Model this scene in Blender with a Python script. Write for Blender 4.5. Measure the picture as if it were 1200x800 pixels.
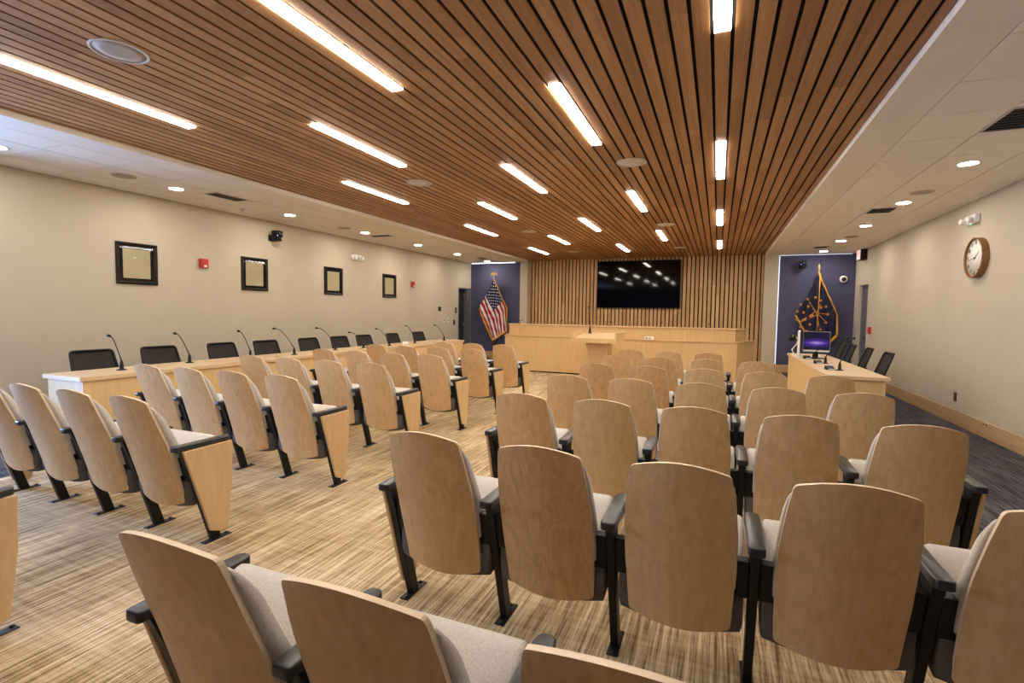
import bpy, bmesh, math, random
from mathutils import Vector, Matrix
random.seed(7)
for o in list(bpy.data.objects):
    bpy.data.objects.remove(o)
SC = bpy.context.scene
COL = SC.collection
PI = math.pi

# ------------------------------------------------------------------ camera
cam_data = bpy.data.cameras.new('camera')
cam_data.sensor_width = 36.0
cam_data.lens = 590.0 / 1200.0 * 36.0
cam_data.clip_start = 0.05
cam = bpy.data.objects.new('camera', cam_data)
COL.objects.link(cam)
right = Vector((0.9253, 0.3790, 0.0142)).normalized()
fwd = Vector((-0.3777, 0.9241, -0.0583)).normalized()
up = right.cross(fwd).normalized()
right = fwd.cross(up)
M = Matrix((right, up, -fwd)).transposed().to_4x4()
M.translation = (0, 0, 1.42)
cam.matrix_world = M
SC.camera = cam

# ------------------------------------------------------------------ world, daylight, exposure
w = bpy.data.worlds.new('world')
SC.world = w
w.use_nodes = True
w.node_tree.nodes['Background'].inputs[0].default_value = (0.55, 0.70, 1.0, 1)
w.node_tree.nodes['Background'].inputs[1].default_value = 1.0
SC.view_settings.view_transform = 'Standard'
SC.view_settings.look = 'None'
SC.view_settings.gamma = 1.0
SC.view_settings.use_curve_mapping = False
SC.view_settings.exposure = 2.15

def daylight(y, z, sy, sz, power):
    # daylight entering through the window in the left wall, behind the camera's field of view
    l = bpy.data.lights.new('window_daylight', 'AREA')
    l.shape = 'RECTANGLE'; l.size = sy; l.size_y = sz
    l.energy = power; l.color = (0.34, 0.53, 1.0)
    o = bpy.data.objects.new('window_daylight', l)
    COL.objects.link(o)
    o.location = (-7.75, y, z)
    o.rotation_euler = Vector((1, 0, 0)).to_track_quat('-Z', 'Y').to_euler()
daylight(1.15, 1.35, 1.0, 2.0, 75)

STRIP_STRENGTH = 13.0
DOWN_STRENGTH = 46.0
LAMP_COLOR = (1.0, 0.91, 0.785)

# ------------------------------------------------------------------ materials
def mat_new(name):
    m = bpy.data.materials.new(name); m.use_nodes = True
    nt = m.node_tree
    b = nt.nodes['Principled BSDF']
    return m, nt, b

def N(nt, t, **kw):
    n = nt.nodes.new(t)
    for k, v in kw.items(): setattr(n, k, v)
    return n

def plain(name, col, rough=0.5, metal=0.0, spec=0.5, noise=0.0, nscale=30, bump=0.0, bscale=200):
    m, nt, b = mat_new(name)
    b.inputs['Base Color'].default_value = (*col, 1)
    b.inputs['Roughness'].default_value = rough
    b.inputs['Metallic'].default_value = metal
    b.inputs['Specular IOR Level'].default_value = spec
    tc = N(nt, 'ShaderNodeTexCoord')
    if noise:
        n = N(nt, 'ShaderNodeTexNoise'); n.inputs['Scale'].default_value = nscale; n.inputs['Detail'].default_value = 3
        nt.links.new(tc.outputs['Object'], n.inputs['Vector'])
        r = N(nt, 'ShaderNodeValToRGB')
        r.color_ramp.elements[0].position = 0.3; r.color_ramp.elements[1].position = 0.7
        r.color_ramp.elements[0].color = (*[c * (1 - noise) for c in col], 1)
        r.color_ramp.elements[1].color = (*[min(1, c * (1 + noise)) for c in col], 1)
        nt.links.new(n.outputs['Fac'], r.inputs['Fac'])
        nt.links.new(r.outputs['Color'], b.inputs['Base Color'])
    if bump:
        n2 = N(nt, 'ShaderNodeTexNoise'); n2.inputs['Scale'].default_value = bscale; n2.inputs['Detail'].default_value = 2
        nt.links.new(tc.outputs['Object'], n2.inputs['Vector'])
        bp = N(nt, 'ShaderNodeBump'); bp.inputs['Strength'].default_value = bump; bp.inputs['Distance'].default_value = 0.002
        nt.links.new(n2.outputs['Fac'], bp.inputs['Height'])
        nt.links.new(bp.outputs['Normal'], b.inputs['Normal'])
    return m

def emit(name, col, strength):
    m, nt, b = mat_new(name)
    b.inputs['Base Color'].default_value = (0.8, 0.8, 0.8, 1)
    b.inputs['Emission Color'].default_value = (*col, 1)
    b.inputs['Emission Strength'].default_value = strength
    return m

def mixcol(nt, a, b, fac, blend='MIX'):
    n = N(nt, 'ShaderNodeMix', data_type='RGBA', blend_type=blend)
    for sock, v in ((0, fac), (6, a), (7, b)):
        if hasattr(v, 'node'): nt.links.new(v, n.inputs[sock])
        elif sock == 0: n.inputs[0].default_value = v
        else: n.inputs[sock].default_value = (*v, 1)
    return n.outputs[2]

def math_n(nt, op, a, b=None, c=None):
    n = N(nt, 'ShaderNodeMath', operation=op)
    for i, v in enumerate((a, b, c)):
        if v is None: continue
        if hasattr(v, 'node'): nt.links.new(v, n.inputs[i])
        else: n.inputs[i].default_value = v
    return n.outputs[0]

def wood(name, c_lo, c_hi, axis=2, fine=60.0, long=1.6, rough=0.45, figure=0.35, tint=0.25, tint_col=None, seg=0.0, spec=0.4, use_random=True, figrand=False):
    """veneer / timber: grain stretched along one local axis, a tint of its own per object"""
    m, nt, b = mat_new(name)
    tc = N(nt, 'ShaderNodeTexCoord')
    oi = N(nt, 'ShaderNodeObjectInfo')
    rnd = oi.outputs['Random']
    sep = N(nt, 'ShaderNodeSeparateXYZ'); nt.links.new(tc.outputs['Object'], sep.inputs[0])
    L = sep.outputs[axis]
    off = N(nt, 'ShaderNodeVectorMath', operation='ADD')
    nt.links.new(tc.outputs['Object'], off.inputs[0])
    cx = N(nt, 'ShaderNodeCombineXYZ')
    r10 = math_n(nt, 'MULTIPLY', rnd, 37.0)
    for i in range(3): nt.links.new(r10, cx.inputs[i])
    nt.links.new(cx.outputs[0], off.inputs[1])
    mp = N(nt, 'ShaderNodeMapping')
    s = [fine] * 3; s[axis] = long
    mp.inputs['Scale'].default_value = s
    nt.links.new(off.outputs[0], mp.inputs['Vector'])
    n1 = N(nt, 'ShaderNodeTexNoise'); n1.inputs['Scale'].default_value = 1.0; n1.inputs['Detail'].default_value = 4; n1.inputs['Distortion'].default_value = 0.6
    nt.links.new(mp.outputs[0], n1.inputs['Vector'])
    # cathedral figure
    mp2 = N(nt, 'ShaderNodeMapping')
    s = [5.0] * 3; s[axis] = 1.6
    mp2.inputs['Scale'].default_value = s
    nt.links.new(off.outputs[0], mp2.inputs['Vector'])
    n2 = N(nt, 'ShaderNodeTexNoise'); n2.inputs['Scale'].default_value = 1.0; n2.inputs['Detail'].default_value = 2; n2.inputs['Distortion'].default_value = 0.8
    nt.links.new(mp2.outputs[0], n2.inputs['Vector'])
    band = math_n(nt, 'SINE', math_n(nt, 'MULTIPLY', n2.outputs['Fac'], 70.0))
    band = math_n(nt, 'MULTIPLY_ADD', band, 0.5, 0.5)
    band = math_n(nt, 'POWER', band, 3.0)
    if figrand: band = math_n(nt, 'MULTIPLY', band, math_n(nt, 'MULTIPLY_ADD', math_n(nt, 'POWER', rnd, 3.0), 0.9, 0.12))
    f = math_n(nt, 'MULTIPLY_ADD', band, -figure * 0.5, n1.outputs['Fac'])
    r = N(nt, 'ShaderNodeValToRGB')
    r.color_ramp.elements[0].position = 0.2; r.color_ramp.elements[1].position = 0.75
    r.color_ramp.elements[0].color = (*c_lo, 1); r.color_ramp.elements[1].color = (*c_hi, 1)
    nt.links.new(f, r.inputs['Fac'])
    col = r.outputs['Color']
    if seg:
        idx = math_n(nt, 'FLOOR', math_n(nt, 'DIVIDE', math_n(nt, 'MULTIPLY_ADD', rnd, 23.0, L), seg))
        wn = N(nt, 'ShaderNodeTexWhiteNoise', noise_dimensions='2D')
        c2 = N(nt, 'ShaderNodeCombineXYZ')
        nt.links.new(idx, c2.inputs[0]); nt.links.new(math_n(nt, 'MULTIPLY', rnd, 91.0), c2.inputs[1])
        nt.links.new(c2.outputs[0], wn.inputs['Vector'])
        var = wn.outputs['Value']
    else:
        var = rnd
    if use_random:
        tc_ = tint_col or (0.62, 0.50, 0.42)
        col = mixcol(nt, col, mixcol(nt, col, tc_, 1.0, 'MULTIPLY'), math_n(nt, 'MULTIPLY', var, tint))
    nt.links.new(col, b.inputs['Base Color'])
    b.inputs['Roughness'].default_value = rough
    b.inputs['Specular IOR Level'].default_value = spec
    return m

def carpet(name, cols, seed=0.0, k=1.0):
    m, nt, b = mat_new(name)
    tc = N(nt, 'ShaderNodeTexCoord')
    def noise(sx, sy, det=2, dist=0.0):
        mp = N(nt, 'ShaderNodeMapping'); mp.inputs['Scale'].default_value = (sx, sy, 1); mp.inputs['Location'].default_value = (seed, seed, 0)
        nt.links.new(tc.outputs['Object'], mp.inputs['Vector'])
        n = N(nt, 'ShaderNodeTexNoise'); n.inputs['Scale'].default_value = 1.0; n.inputs['Detail'].default_value = det; n.inputs['Distortion'].default_value = dist
        nt.links.new(mp.outputs[0], n.inputs['Vector'])
        return n.outputs['Fac']
    streak = noise(62, 1.6, 3)
    cross = noise(3.5, 34, 3)
    patch = noise(1.3, 1.0, 3)
    weave = noise(240, 240, 1)
    streak2 = noise(120, 5.0, 2)
    f = math_n(nt, 'MULTIPLY_ADD', streak, 0.62, math_n(nt, 'MULTIPLY', cross, 0.17 * k))
    f = math_n(nt, 'MULTIPLY_ADD', streak2, 0.35, f)
    f = math_n(nt, 'MULTIPLY_ADD', patch, 0.25, f)
    f = math_n(nt, 'MULTIPLY_ADD', weave, 0.30, f)
    f = math_n(nt, 'ADD', f, -0.335)
    r = N(nt, 'ShaderNodeValToRGB')
    el = r.color_ramp.elements
    el[0].position = 0.36; el[0].color = (*cols[0], 1)
    el[1].position = 0.66; el[1].color = (*cols[3], 1)
    e = el.new(0.46); e.color = (*cols[1], 1)
    e = el.new(0.55); e.color = (*cols[2], 1)
    nt.links.new(f, r.inputs['Fac'])
    nt.links.new(r.outputs['Color'], b.inputs['Base Color'])
    b.inputs['Roughness'].default_value = 0.95
    b.inputs['Specular IOR Level'].default_value = 0.1
    bp = N(nt, 'ShaderNodeBump'); bp.inputs['Strength'].default_value = 0.5; bp.inputs['Distance'].default_value = 0.004
    nt.links.new(f, bp.inputs['Height']); nt.links.new(bp.outputs['Normal'], b.inputs['Normal'])
    return m

MT = {}
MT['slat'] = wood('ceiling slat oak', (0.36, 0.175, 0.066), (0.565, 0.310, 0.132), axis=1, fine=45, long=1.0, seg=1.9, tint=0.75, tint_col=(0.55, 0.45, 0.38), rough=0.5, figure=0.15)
MT['wallslat_lit'] = wood('lit wall slat oak', (0.56, 0.33, 0.145), (0.80, 0.54, 0.28), axis=2, fine=45, long=1.0, seg=1.1, tint=0.6, tint_col=(0.58, 0.48, 0.40), rough=0.5, figure=0.15)  # same oak as the ceiling slats, paler: brightness from nearby lamps put into the colour
MT['veneer'] = wood('maple seat veneer', (0.67, 0.425, 0.200), (0.83, 0.595, 0.315), axis=2, fine=40, long=2.2, figure=0.55, tint=0.60, tint_col=(0.90, 0.76, 0.66), figrand=True, rough=0.38)
MT['ply_edge'] = wood('maple ply edge', (0.76, 0.58, 0.38), (0.86, 0.70, 0.50), axis=0, fine=120, long=4, figure=0.1, tint=0.2, rough=0.4)
MT['end_wood'] = wood('maple end panel veneer', (0.64, 0.43, 0.215), (0.74, 0.53, 0.29), axis=2, fine=30, long=2.0, figure=0.3, tint=0.2, rough=0.4)
MT['desk'] = wood('maple desk veneer', (0.66, 0.44, 0.20), (0.76, 0.545, 0.28), axis=2, fine=40, long=1.2, figure=0.15, tint=0.15, rough=0.4)
MT['desktop'] = wood('maple desk top', (0.66, 0.47, 0.27), (0.76, 0.57, 0.35), axis=1, fine=40, long=1.0, figure=0.2, tint=0.15, rough=0.35)
MT['desk_edge'] = wood('maple trim', (0.55, 0.34, 0.155), (0.64, 0.43, 0.22), axis=0, fine=40, long=1.0, figure=0.1, tint=0.15, rough=0.4)
MT['base'] = wood('maple baseboard', (0.55, 0.36, 0.19), (0.68, 0.48, 0.28), axis=1, fine=40, long=1.0, figure=0.2, tint=0.2, rough=0.4)
MT['fabric'] = plain('oatmeal seat fabric', (0.59, 0.545, 0.49), 0.95, spec=0.15, noise=0.16, nscale=260, bump=0.6, bscale=420)
MT['underside'] = plain('grey seat underside', (0.135, 0.120, 0.110), 0.8, spec=0.2, noise=0.08, nscale=90)
MT['piping'] = plain('pale piping', (0.62, 0.58, 0.53), 0.8)
MT['black'] = plain('black powder coat', (0.006, 0.006, 0.0065), 0.45, spec=0.3, noise=0.1, nscale=60)
MT['arm'] = plain('black armrest plastic', (0.026, 0.025, 0.026), 0.32, spec=0.5, bump=0.15, bscale=500)
MT['bolt'] = plain('dark bolt', (0.03, 0.03, 0.03), 0.3, metal=0.7)
MT['wall'] = plain('beige wall paint', (0.57, 0.497, 0.392), 0.75, spec=0.25, noise=0.02, nscale=3, bump=0.12, bscale=160)
MT['blue'] = plain('navy wall paint', (0.078, 0.080, 0.150), 0.7, spec=0.3, noise=0.03, nscale=4, bump=0.1, bscale=160)
MT['gyp'] = plain('soffit paint', (0.82, 0.765, 0.675), 0.85, spec=0.2, noise=0.02, nscale=3)
MT['tile'] = plain('acoustic ceiling tile', (0.87, 0.82, 0.735), 0.95, spec=0.1, noise=0.04, nscale=140, bump=0.3, bscale=300)
MT['tbar'] = plain('ceiling grid bar', (0.07, 0.055, 0.04), 0.7)
MT['void'] = plain('black ceiling backing', (0.010, 0.009, 0.009), 0.9, spec=0.1)
MT['carpet'] = carpet('beige streak carpet', ((0.165, 0.102, 0.055), (0.375, 0.260, 0.145), (0.54, 0.410, 0.245), (0.73, 0.615, 0.42)))
MT['carpet_dark'] = carpet('charcoal streak carpet', ((0.020, 0.018, 0.020), (0.050, 0.046, 0.052), (0.085, 0.078, 0.088), (0.17, 0.155, 0.17)), seed=5.0)
MT['strip'] = emit('strip light lens', LAMP_COLOR, STRIP_STRENGTH)
MT['down'] = emit('downlight lens', (1.0, 0.92, 0.80), DOWN_STRENGTH)
MT['led'] = emit('cove led', (0.80, 0.86, 1.0), 1.0)
MT['led_soft'] = emit('soft cove led', (0.72, 0.80, 1.0), 0.28)
MT['white'] = plain('white plastic', (0.84, 0.82, 0.78), 0.45)
MT['offwhite'] = plain('warm white grille', (0.60, 0.53, 0.44), 0.6, noise=0.12, nscale=500)
MT['grille'] = plain('speaker grille', (0.40, 0.33, 0.26), 0.6, noise=0.15, nscale=600)
MT['vent'] = plain('dark vent slats', (0.05, 0.045, 0.04), 0.6)
MT['red'] = plain('red alarm plastic', (0.52, 0.022, 0.018), 0.4)
MT['screen'] = plain('black tv glass', (0.0015, 0.0015, 0.002), 0.05, spec=0.28)
MT['tvframe'] = plain('black tv frame', (0.006, 0.006, 0.007), 0.4)
MT['mesh'] = plain('black chair mesh', (0.040, 0.035, 0.031), 0.8, spec=0.25, noise=0.35, nscale=700)
MT['frameblk'] = plain('espresso picture frame', (0.012, 0.007, 0.006), 0.4, spec=0.3, noise=0.2, nscale=50)
MT['matboard'] = plain('black mat board', (0.008, 0.006, 0.006), 0.8, spec=0.2)
MT['gold'] = plain('gold metal', (0.80, 0.58, 0.20), 0.3, metal=0.9)
MT['fringe'] = plain('gold fringe', (0.75, 0.37, 0.025), 0.8, noise=0.3, nscale=200)
MT['oak'] = plain('flag pole wood', (0.16, 0.08, 0.035), 0.4)
MT['rim'] = wood('clock rim wood', (0.19, 0.085, 0.024), (0.30, 0.150, 0.050), axis=1, fine=60, long=6, tint=0.0, rough=0.4)
MT['face'] = plain('clock face', (0.80, 0.78, 0.72), 0.5)
MT['ink'] = plain('black ink', (0.02, 0.018, 0.016), 0.5)
MT['steel'] = plain('brushed steel', (0.45, 0.45, 0.44), 0.35, metal=0.9)
MT['door'] = plain('slate door paint', (0.115, 0.125, 0.135), 0.45)
MT['doorframe'] = plain('grey door frame', (0.17, 0.175, 0.18), 0.4)
MT['doordark'] = plain('dark doorway', (0.012, 0.011, 0.011), 0.8)  # near-black colour stands in for the shade of the interior beyond
MT['navy'] = plain('navy flag cloth', (0.012, 0.010, 0.042), 0.75, noise=0.1, nscale=40)
MT['flaggold'] = plain('gold flag print', (0.62, 0.28, 0.045), 0.7)
MT['exitface'] = emit('exit face', (1.0, 0.50, 0.46), 0.14)
MT['exitred'] = emit('exit letters', (1.0, 0.04, 0.03), 0.22)
MT['green'] = emit('green led', (0.1, 0.9, 0.3), 1.0)
MT['bluedot'] = emit('blue led', (0.1, 0.15, 1.0), 1.5)
MT['brown'] = plain('tan cable grommet', (0.36, 0.21, 0.10), 0.6)
MT['yellow'] = plain('yellow tag', (0.75, 0.60, 0.06), 0.6)
MT['lensglass'] = plain('camera lens glass', (0.01, 0.01, 0.02), 0.05, spec=0.8)

def paper_mat():
    m, nt, b = mat_new('cream document paper')
    tc = N(nt, 'ShaderNodeTexCoord')
    sep = N(nt, 'ShaderNodeSeparateXYZ'); nt.links.new(tc.outputs['Object'], sep.inputs[0])
    line = math_n(nt, 'SINE', math_n(nt, 'MULTIPLY', sep.outputs[2], 420.0))
    line = math_n(nt, 'GREATER_THAN', line, 0.15)
    mp = N(nt, 'ShaderNodeMapping'); mp.inputs['Scale'].default_value = (1, 130, 67)
    nt.links.new(tc.outputs['Object'], mp.inputs['Vector'])
    n = N(nt, 'ShaderNodeTexNoise'); n.inputs['Scale'].default_value = 1.0; n.inputs['Detail'].default_value = 2
    nt.links.new(mp.outputs[0], n.inputs['Vector'])
    wd = math_n(nt, 'GREATER_THAN', n.outputs['Fac'], 0.42)
    f = math_n(nt, 'MULTIPLY', math_n(nt, 'MULTIPLY', line, wd), 0.42)
    col = mixcol(nt, (0.88, 0.82, 0.58), (0.40, 0.32, 0.16), f)
    nt.links.new(col, b.inputs['Base Color'])
    b.inputs['Roughness'].default_value = 0.8
    return m
MT['paper'] = paper_mat()

def glass_mat():
    m, nt, b = mat_new('picture glass')
    b.inputs['Base Color'].default_value = (1, 1, 1, 1)
    b.inputs['Roughness'].default_value = 0.02
    out = nt.nodes['Material Output']
    tr = N(nt, 'ShaderNodeBsdfTransparent'); gl = N(nt, 'ShaderNodeBsdfGlossy'); gl.inputs['Roughness'].default_value = 0.03
    fr = N(nt, 'ShaderNodeFresnel'); fr.inputs['IOR'].default_value = 1.45
    mx = N(nt, 'ShaderNodeMixShader')
    nt.links.new(fr.outputs[0], mx.inputs[0]); nt.links.new(tr.outputs[0], mx.inputs[1]); nt.links.new(gl.outputs[0], mx.inputs[2])
    nt.links.new(mx.outputs[0], out.inputs['Surface'])
    return m
MT['glass'] = glass_mat()

def flag_mat():
    m, nt, b = mat_new('stars and stripes cloth')
    uv = N(nt, 'ShaderNodeUVMap')
    sep = N(nt, 'ShaderNodeSeparateXYZ'); nt.links.new(uv.outputs[0], sep.inputs[0])
    u, v = sep.outputs[0], sep.outputs[1]
    s = math_n(nt, 'MODULO', math_n(nt, 'FLOOR', math_n(nt, 'MULTIPLY', v, 13.0)), 2.0)
    stripes = mixcol(nt, (0.38, 0.008, 0.020), (0.74, 0.70, 0.68), s)
    incan = math_n(nt, 'MULTIPLY', math_n(nt, 'LESS_THAN', u, 0.40), math_n(nt, 'LESS_THAN', v, 7.0 / 13.0))
    # nine staggered rows of stars
    cu = math_n(nt, 'DIVIDE', u, 0.40); cv = math_n(nt, 'DIVIDE', v, 7.0 / 13.0)
    gu = math_n(nt, 'MULTIPLY', cu, 12.0); gv = math_n(nt, 'MULTIPLY', cv, 10.0)
    ru = math_n(nt, 'ROUND', gu); rv = math_n(nt, 'ROUND', gv)
    par = math_n(nt, 'MODULO', math_n(nt, 'ADD', ru, rv), 2.0)
    par = math_n(nt, 'LESS_THAN', par, 0.5)
    du = math_n(nt, 'MULTIPLY', math_n(nt, 'SUBTRACT', gu, ru), 1.1); dv = math_n(nt, 'SUBTRACT', gv, rv)
    d2 = math_n(nt, 'ADD', math_n(nt, 'MULTIPLY', du, du), math_n(nt, 'MULTIPLY', dv, dv))
    star = math_n(nt, 'MULTIPLY', math_n(nt, 'LESS_THAN', d2, 0.095), par)
    inner = math_n(nt, 'MULTIPLY', math_n(nt, 'LESS_THAN', math_n(nt, 'ABSOLUTE', math_n(nt, 'SUBTRACT', rv, 5.0)), 4.5),
                   math_n(nt, 'LESS_THAN', math_n(nt, 'ABSOLUTE', math_n(nt, 'SUBTRACT', ru, 6.0)), 5.5))
    star = math_n(nt, 'MULTIPLY', star, inner)
    canton = mixcol(nt, (0.012, 0.014, 0.075), (0.78, 0.76, 0.74), star)
    col = mixcol(nt, stripes, canton, incan)
    nt.links.new(col, b.inputs['Base Color'])
    b.inputs['Roughness'].default_value = 0.75
    b.inputs['Specular IOR Level'].default_value = 0.2
    return m
MT['flag'] = flag_mat()

def monitor_mat():
    m, nt, b = mat_new('desktop picture on screen')
    tc = N(nt, 'ShaderNodeTexCoord')
    sep = N(nt, 'ShaderNodeSeparateXYZ'); nt.links.new(tc.outputs['Object'], sep.inputs[0])
    x, z = sep.outputs[0], sep.outputs[2]
    dz = math_n(nt, 'ABSOLUTE', math_n(nt, 'SUBTRACT', z, -0.025))
    glow = math_n(nt, 'POWER', math_n(nt, 'MAXIMUM', math_n(nt, 'SUBTRACT', 1.0, math_n(nt, 'MULTIPLY', dz, 11.0)), 0.0), 2.0)
    dx = math_n(nt, 'ABSOLUTE', x)
    side = math_n(nt, 'MAXIMUM', math_n(nt, 'SUBTRACT', 1.0, math_n(nt, 'MULTIPLY', dx, 4.5)), 0.15)
    mp = N(nt, 'ShaderNodeMapping'); mp.inputs['Scale'].default_value = (55, 1, 3)
    nt.links.new(tc.outputs['Object'], mp.inputs['Vector'])
    n = N(nt, 'ShaderNodeTexNoise'); n.inputs['Scale'].default_value = 1.0
    nt.links.new(mp.outputs[0], n.inputs['Vector'])
    g = math_n(nt, 'MULTIPLY', math_n(nt, 'MULTIPLY', glow, side), math_n(nt, 'MULTIPLY_ADD', n.outputs['Fac'], 1.2, 0.3))
    r = N(nt, 'ShaderNodeValToRGB')
    el = r.color_ramp.elements
    el[0].position = 0.0; el[0].color = (0.006, 0.006, 0.035, 1)
    el[1].position = 0.9; el[1].color = (0.75, 0.45, 0.95, 1)
    e = el.new(0.35); e.color = (0.10, 0.035, 0.50, 1)
    nt.links.new(g, r.inputs['Fac'])
    b.inputs['Base Color'].default_value = (0.01, 0.01, 0.012, 1)
    b.inputs['Roughness'].default_value = 0.2
    nt.links.new(r.outputs['Color'], b.inputs['Emission Color'])
    b.inputs['Emission Strength'].default_value = 0.15
    return m
MT['monitor'] = monitor_mat()

# ------------------------------------------------------------------ mesh helpers
class MB:
    """collects shapes, then builds ONE mesh"""
    def __init__(s):
        s.bm = bmesh.new()
    def add(s, verts, faces, mi=0, smooth=False):
        vs = [s.bm.verts.new(v) for v in verts]
        for f in faces:
            try:
                fc = s.bm.faces.new([vs[i] for i in f]); fc.material_index = mi; fc.smooth = smooth
            except ValueError:
                pass
        return s
    def box(s, x0, x1, y0, y1, z0, z1, mi=0, bev=0.0, seg=1):
        v = [(x, y, z) for x in (x0, x1) for y in (y0, y1) for z in (z0, z1)]
        f = [(0, 1, 3, 2), (4, 6, 7, 5), (0, 4, 5, 1), (2, 3, 7, 6), (0, 2, 6, 4), (1, 5, 7, 3)]
        return s._bev(v, f, mi, bev, seg)
    def _bev(s, v, f, mi, bev, seg, smooth=None):
        b2 = bmesh.new()
        vs = [b2.verts.new(p) for p in v]
        for q in f: b2.faces.new([vs[i] for i in q])
        bmesh.ops.recalc_face_normals(b2, faces=b2.faces[:])
        if bev:
            bmesh.ops.bevel(b2, geom=b2.edges[:], offset=bev, segments=seg, affect='EDGES', profile=0.5)
        b2.verts.index_update()
        idx = [tuple(x.co) for x in b2.verts]
        fs = [[x.index for x in q.verts] for q in b2.faces]
        b2.free()
        return s.add(idx, fs, mi, smooth if smooth is not None else (seg > 1))
    def prism(s, pts, a0, a1, axis, mi=0, bev=0.0, seg=1):
        """polygon in the two other axes (in x,y,z order) extruded along axis"""
        n = len(pts)
        def p3(p, a):
            q = list(p); q.insert(axis, a); return tuple(q)
        v = [p3(p, a0) for p in pts] + [p3(p, a1) for p in pts]
        f = [tuple(range(n)), tuple(range(2 * n - 1, n - 1, -1))]
        f += [(i, (i + 1) % n, n + (i + 1) % n, n + i) for i in range(n)]
        return s._bev(v, f, mi, bev, seg)
    def tube(s, pts, r, n=8, mi=0, cap=True):
        pts = [Vector(p) for p in pts]
        rr = r if isinstance(r, (list, tuple)) else [r] * len(pts)
        rings = []
        ref = Vector((0, 0, 1))
        for i, p in enumerate(pts):
            t = (pts[min(i + 1, len(pts) - 1)] - pts[max(i - 1, 0)]).normalized()
            a = ref if abs(t.dot(ref)) < 0.9 else Vector((1, 0, 0))
            if i == 0: e1 = t.cross(a).normalized()
            else: e1 = (e1 - t * e1.dot(t)).normalized()
            e2 = t.cross(e1)
            rings.append([p + (e1 * math.cos(2 * PI * k / n) + e2 * math.sin(2 * PI * k / n)) * rr[i] for k in range(n)])
        v = [tuple(q) for rg in rings for q in rg]
        f = []
        for i in range(len(pts) - 1):
            for k in range(n):
                k2 = (k + 1) % n
                f.append((i * n + k, i * n + k2, (i + 1) * n + k2, (i + 1) * n + k))
        if cap:
            f.append(tuple(range(n - 1, -1, -1))); f.append(tuple((len(pts) - 1) * n + k for k in range(n)))
        return s.add(v, f, mi, True)
    def lathe(s, prof, c=(0, 0, 0), axis=2, n=24, mi=0, smooth=True):
        v = []; f = []
        for (r, h) in prof:
            for k in range(n):
                a = 2 * PI * k / n
                q = [r * math.cos(a), r * math.sin(a)]; q.insert(axis, h)
                v.append((q[0] + c[0], q[1] + c[1], q[2] + c[2]))
        for i in range(len(prof) - 1):
            for k in range(n):
                k2 = (k + 1) % n
                f.append((i * n + k, i * n + k2, (i + 1) * n + k2, (i + 1) * n + k))
        f.append(tuple(range(n - 1, -1, -1))); f.append(tuple((len(prof) - 1) * n + k for k in range(n)))
        return s.add(v, f, mi, smooth)
    def grid(s, fn, nu, nv, mi=0, smooth=True, closed=False):
        v = [fn(i / nu, j / nv) for j in range(nv + 1) for i in range(nu + 1)]
        f = [(j * (nu + 1) + i, j * (nu + 1) + i + 1, (j + 1) * (nu + 1) + i + 1, (j + 1) * (nu + 1) + i) for j in range(nv) for i in range(nu)]
        return s.add(v, f, mi, smooth)
    def mesh(s, name, mats, normals=True):
        if normals: bmesh.ops.recalc_face_normals(s.bm, faces=s.bm.faces[:])
        me = bpy.data.meshes.new(name)
        s.bm.to_mesh(me); s.bm.free()
        for m in (mats if isinstance(mats, (list, tuple)) else [mats]):
            me.materials.append(MT[m] if isinstance(m, str) else m)
        return me

def ob(name, me, parent=None, loc=(0, 0, 0), rz=0.0, **props):
    o = bpy.data.objects.new(name, me)
    COL.objects.link(o)
    o.location = loc; o.rotation_euler = (0, 0, rz)
    if parent is not None: o.parent = parent
    for k, v in props.items(): o[k] = v
    return o

def thing(name, label, cat, loc=(0, 0, 0), rz=0.0, group=None, me=None):
    o = ob(name, me, None, loc, rz, label=label, category=cat)
    if group: o['group'] = group
    return o

def struct(name, me, loc=(0, 0, 0), parent=None):
    o = ob(name, me, parent, loc)
    if parent is None: o['kind'] = 'structure'
    return o

def boxm(name, mat, *a, **k):
    return MB().box(*a, **k).mesh(name, mat)

# ------------------------------------------------------------------ the room
XL, XR, YB, YR = -7.27, 3.0, 14.3, -2.6
ZC, ZS = 2.935, 2.985
XSL, XSR = -5.365, 1.042
YS = 14.51                      # face of the slatted wall
DKL, DKR = -5.41, 1.50

struct('floor', boxm('floor', 'carpet', DKL, DKR, YR, 14.7, -0.10, 0.0))
struct('floor.001', boxm('floor_dark', 'carpet_dark', XL - 0.6, DKL, YR, 14.7, -0.10, 0.0))
struct('floor.002', boxm('floor_dark', 'carpet_dark', DKR, XR + 0.6, YR, 14.7, -0.10, 0.0))

DL0, DL1, DR0, DR1, DH = 13.46, 14.27, 13.14, 13.92, 2.14
def wall_with_gap(name, x0, x1, g0, g1, h, y1, seam):
    root = None
    for i, (ya, yb, za, zb) in enumerate(((YR, seam - 0.002, 0, 3.0), (seam + 0.002, g0, 0, 3.0), (g0, g1, h, 3.0), (g1, y1, 0, 3.0))):
        if yb - ya < 0.01: continue
        if root is None:
            root = struct(name, boxm(name, 'wall', x0, x1, ya, yb, za, zb))
        else:
            ob('wall_panel', boxm('wall_panel', 'wall', x0, x1, ya, yb, za, zb), root)
    return root
WY0, WY1 = 0.55, 1.75
wl = struct('wall_left', boxm('wall_left', 'wall', XL - 0.15, XL, WY1, 10.878, 0, 3.0))
for ya, yb, za, zb in ((YR, WY0, 0, 3.0), (WY0, WY1, 0, 0.35), (WY0, WY1, 2.35, 3.0), (10.882, DL0, 0, 3.0), (DL0, DL1, DH, 3.0), (DL1, YB + 0.12, 0, 3.0)):
    ob('wall_panel', boxm('wall_panel', 'wall', XL - 0.15, XL, ya, yb, za, zb), wl)
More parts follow.
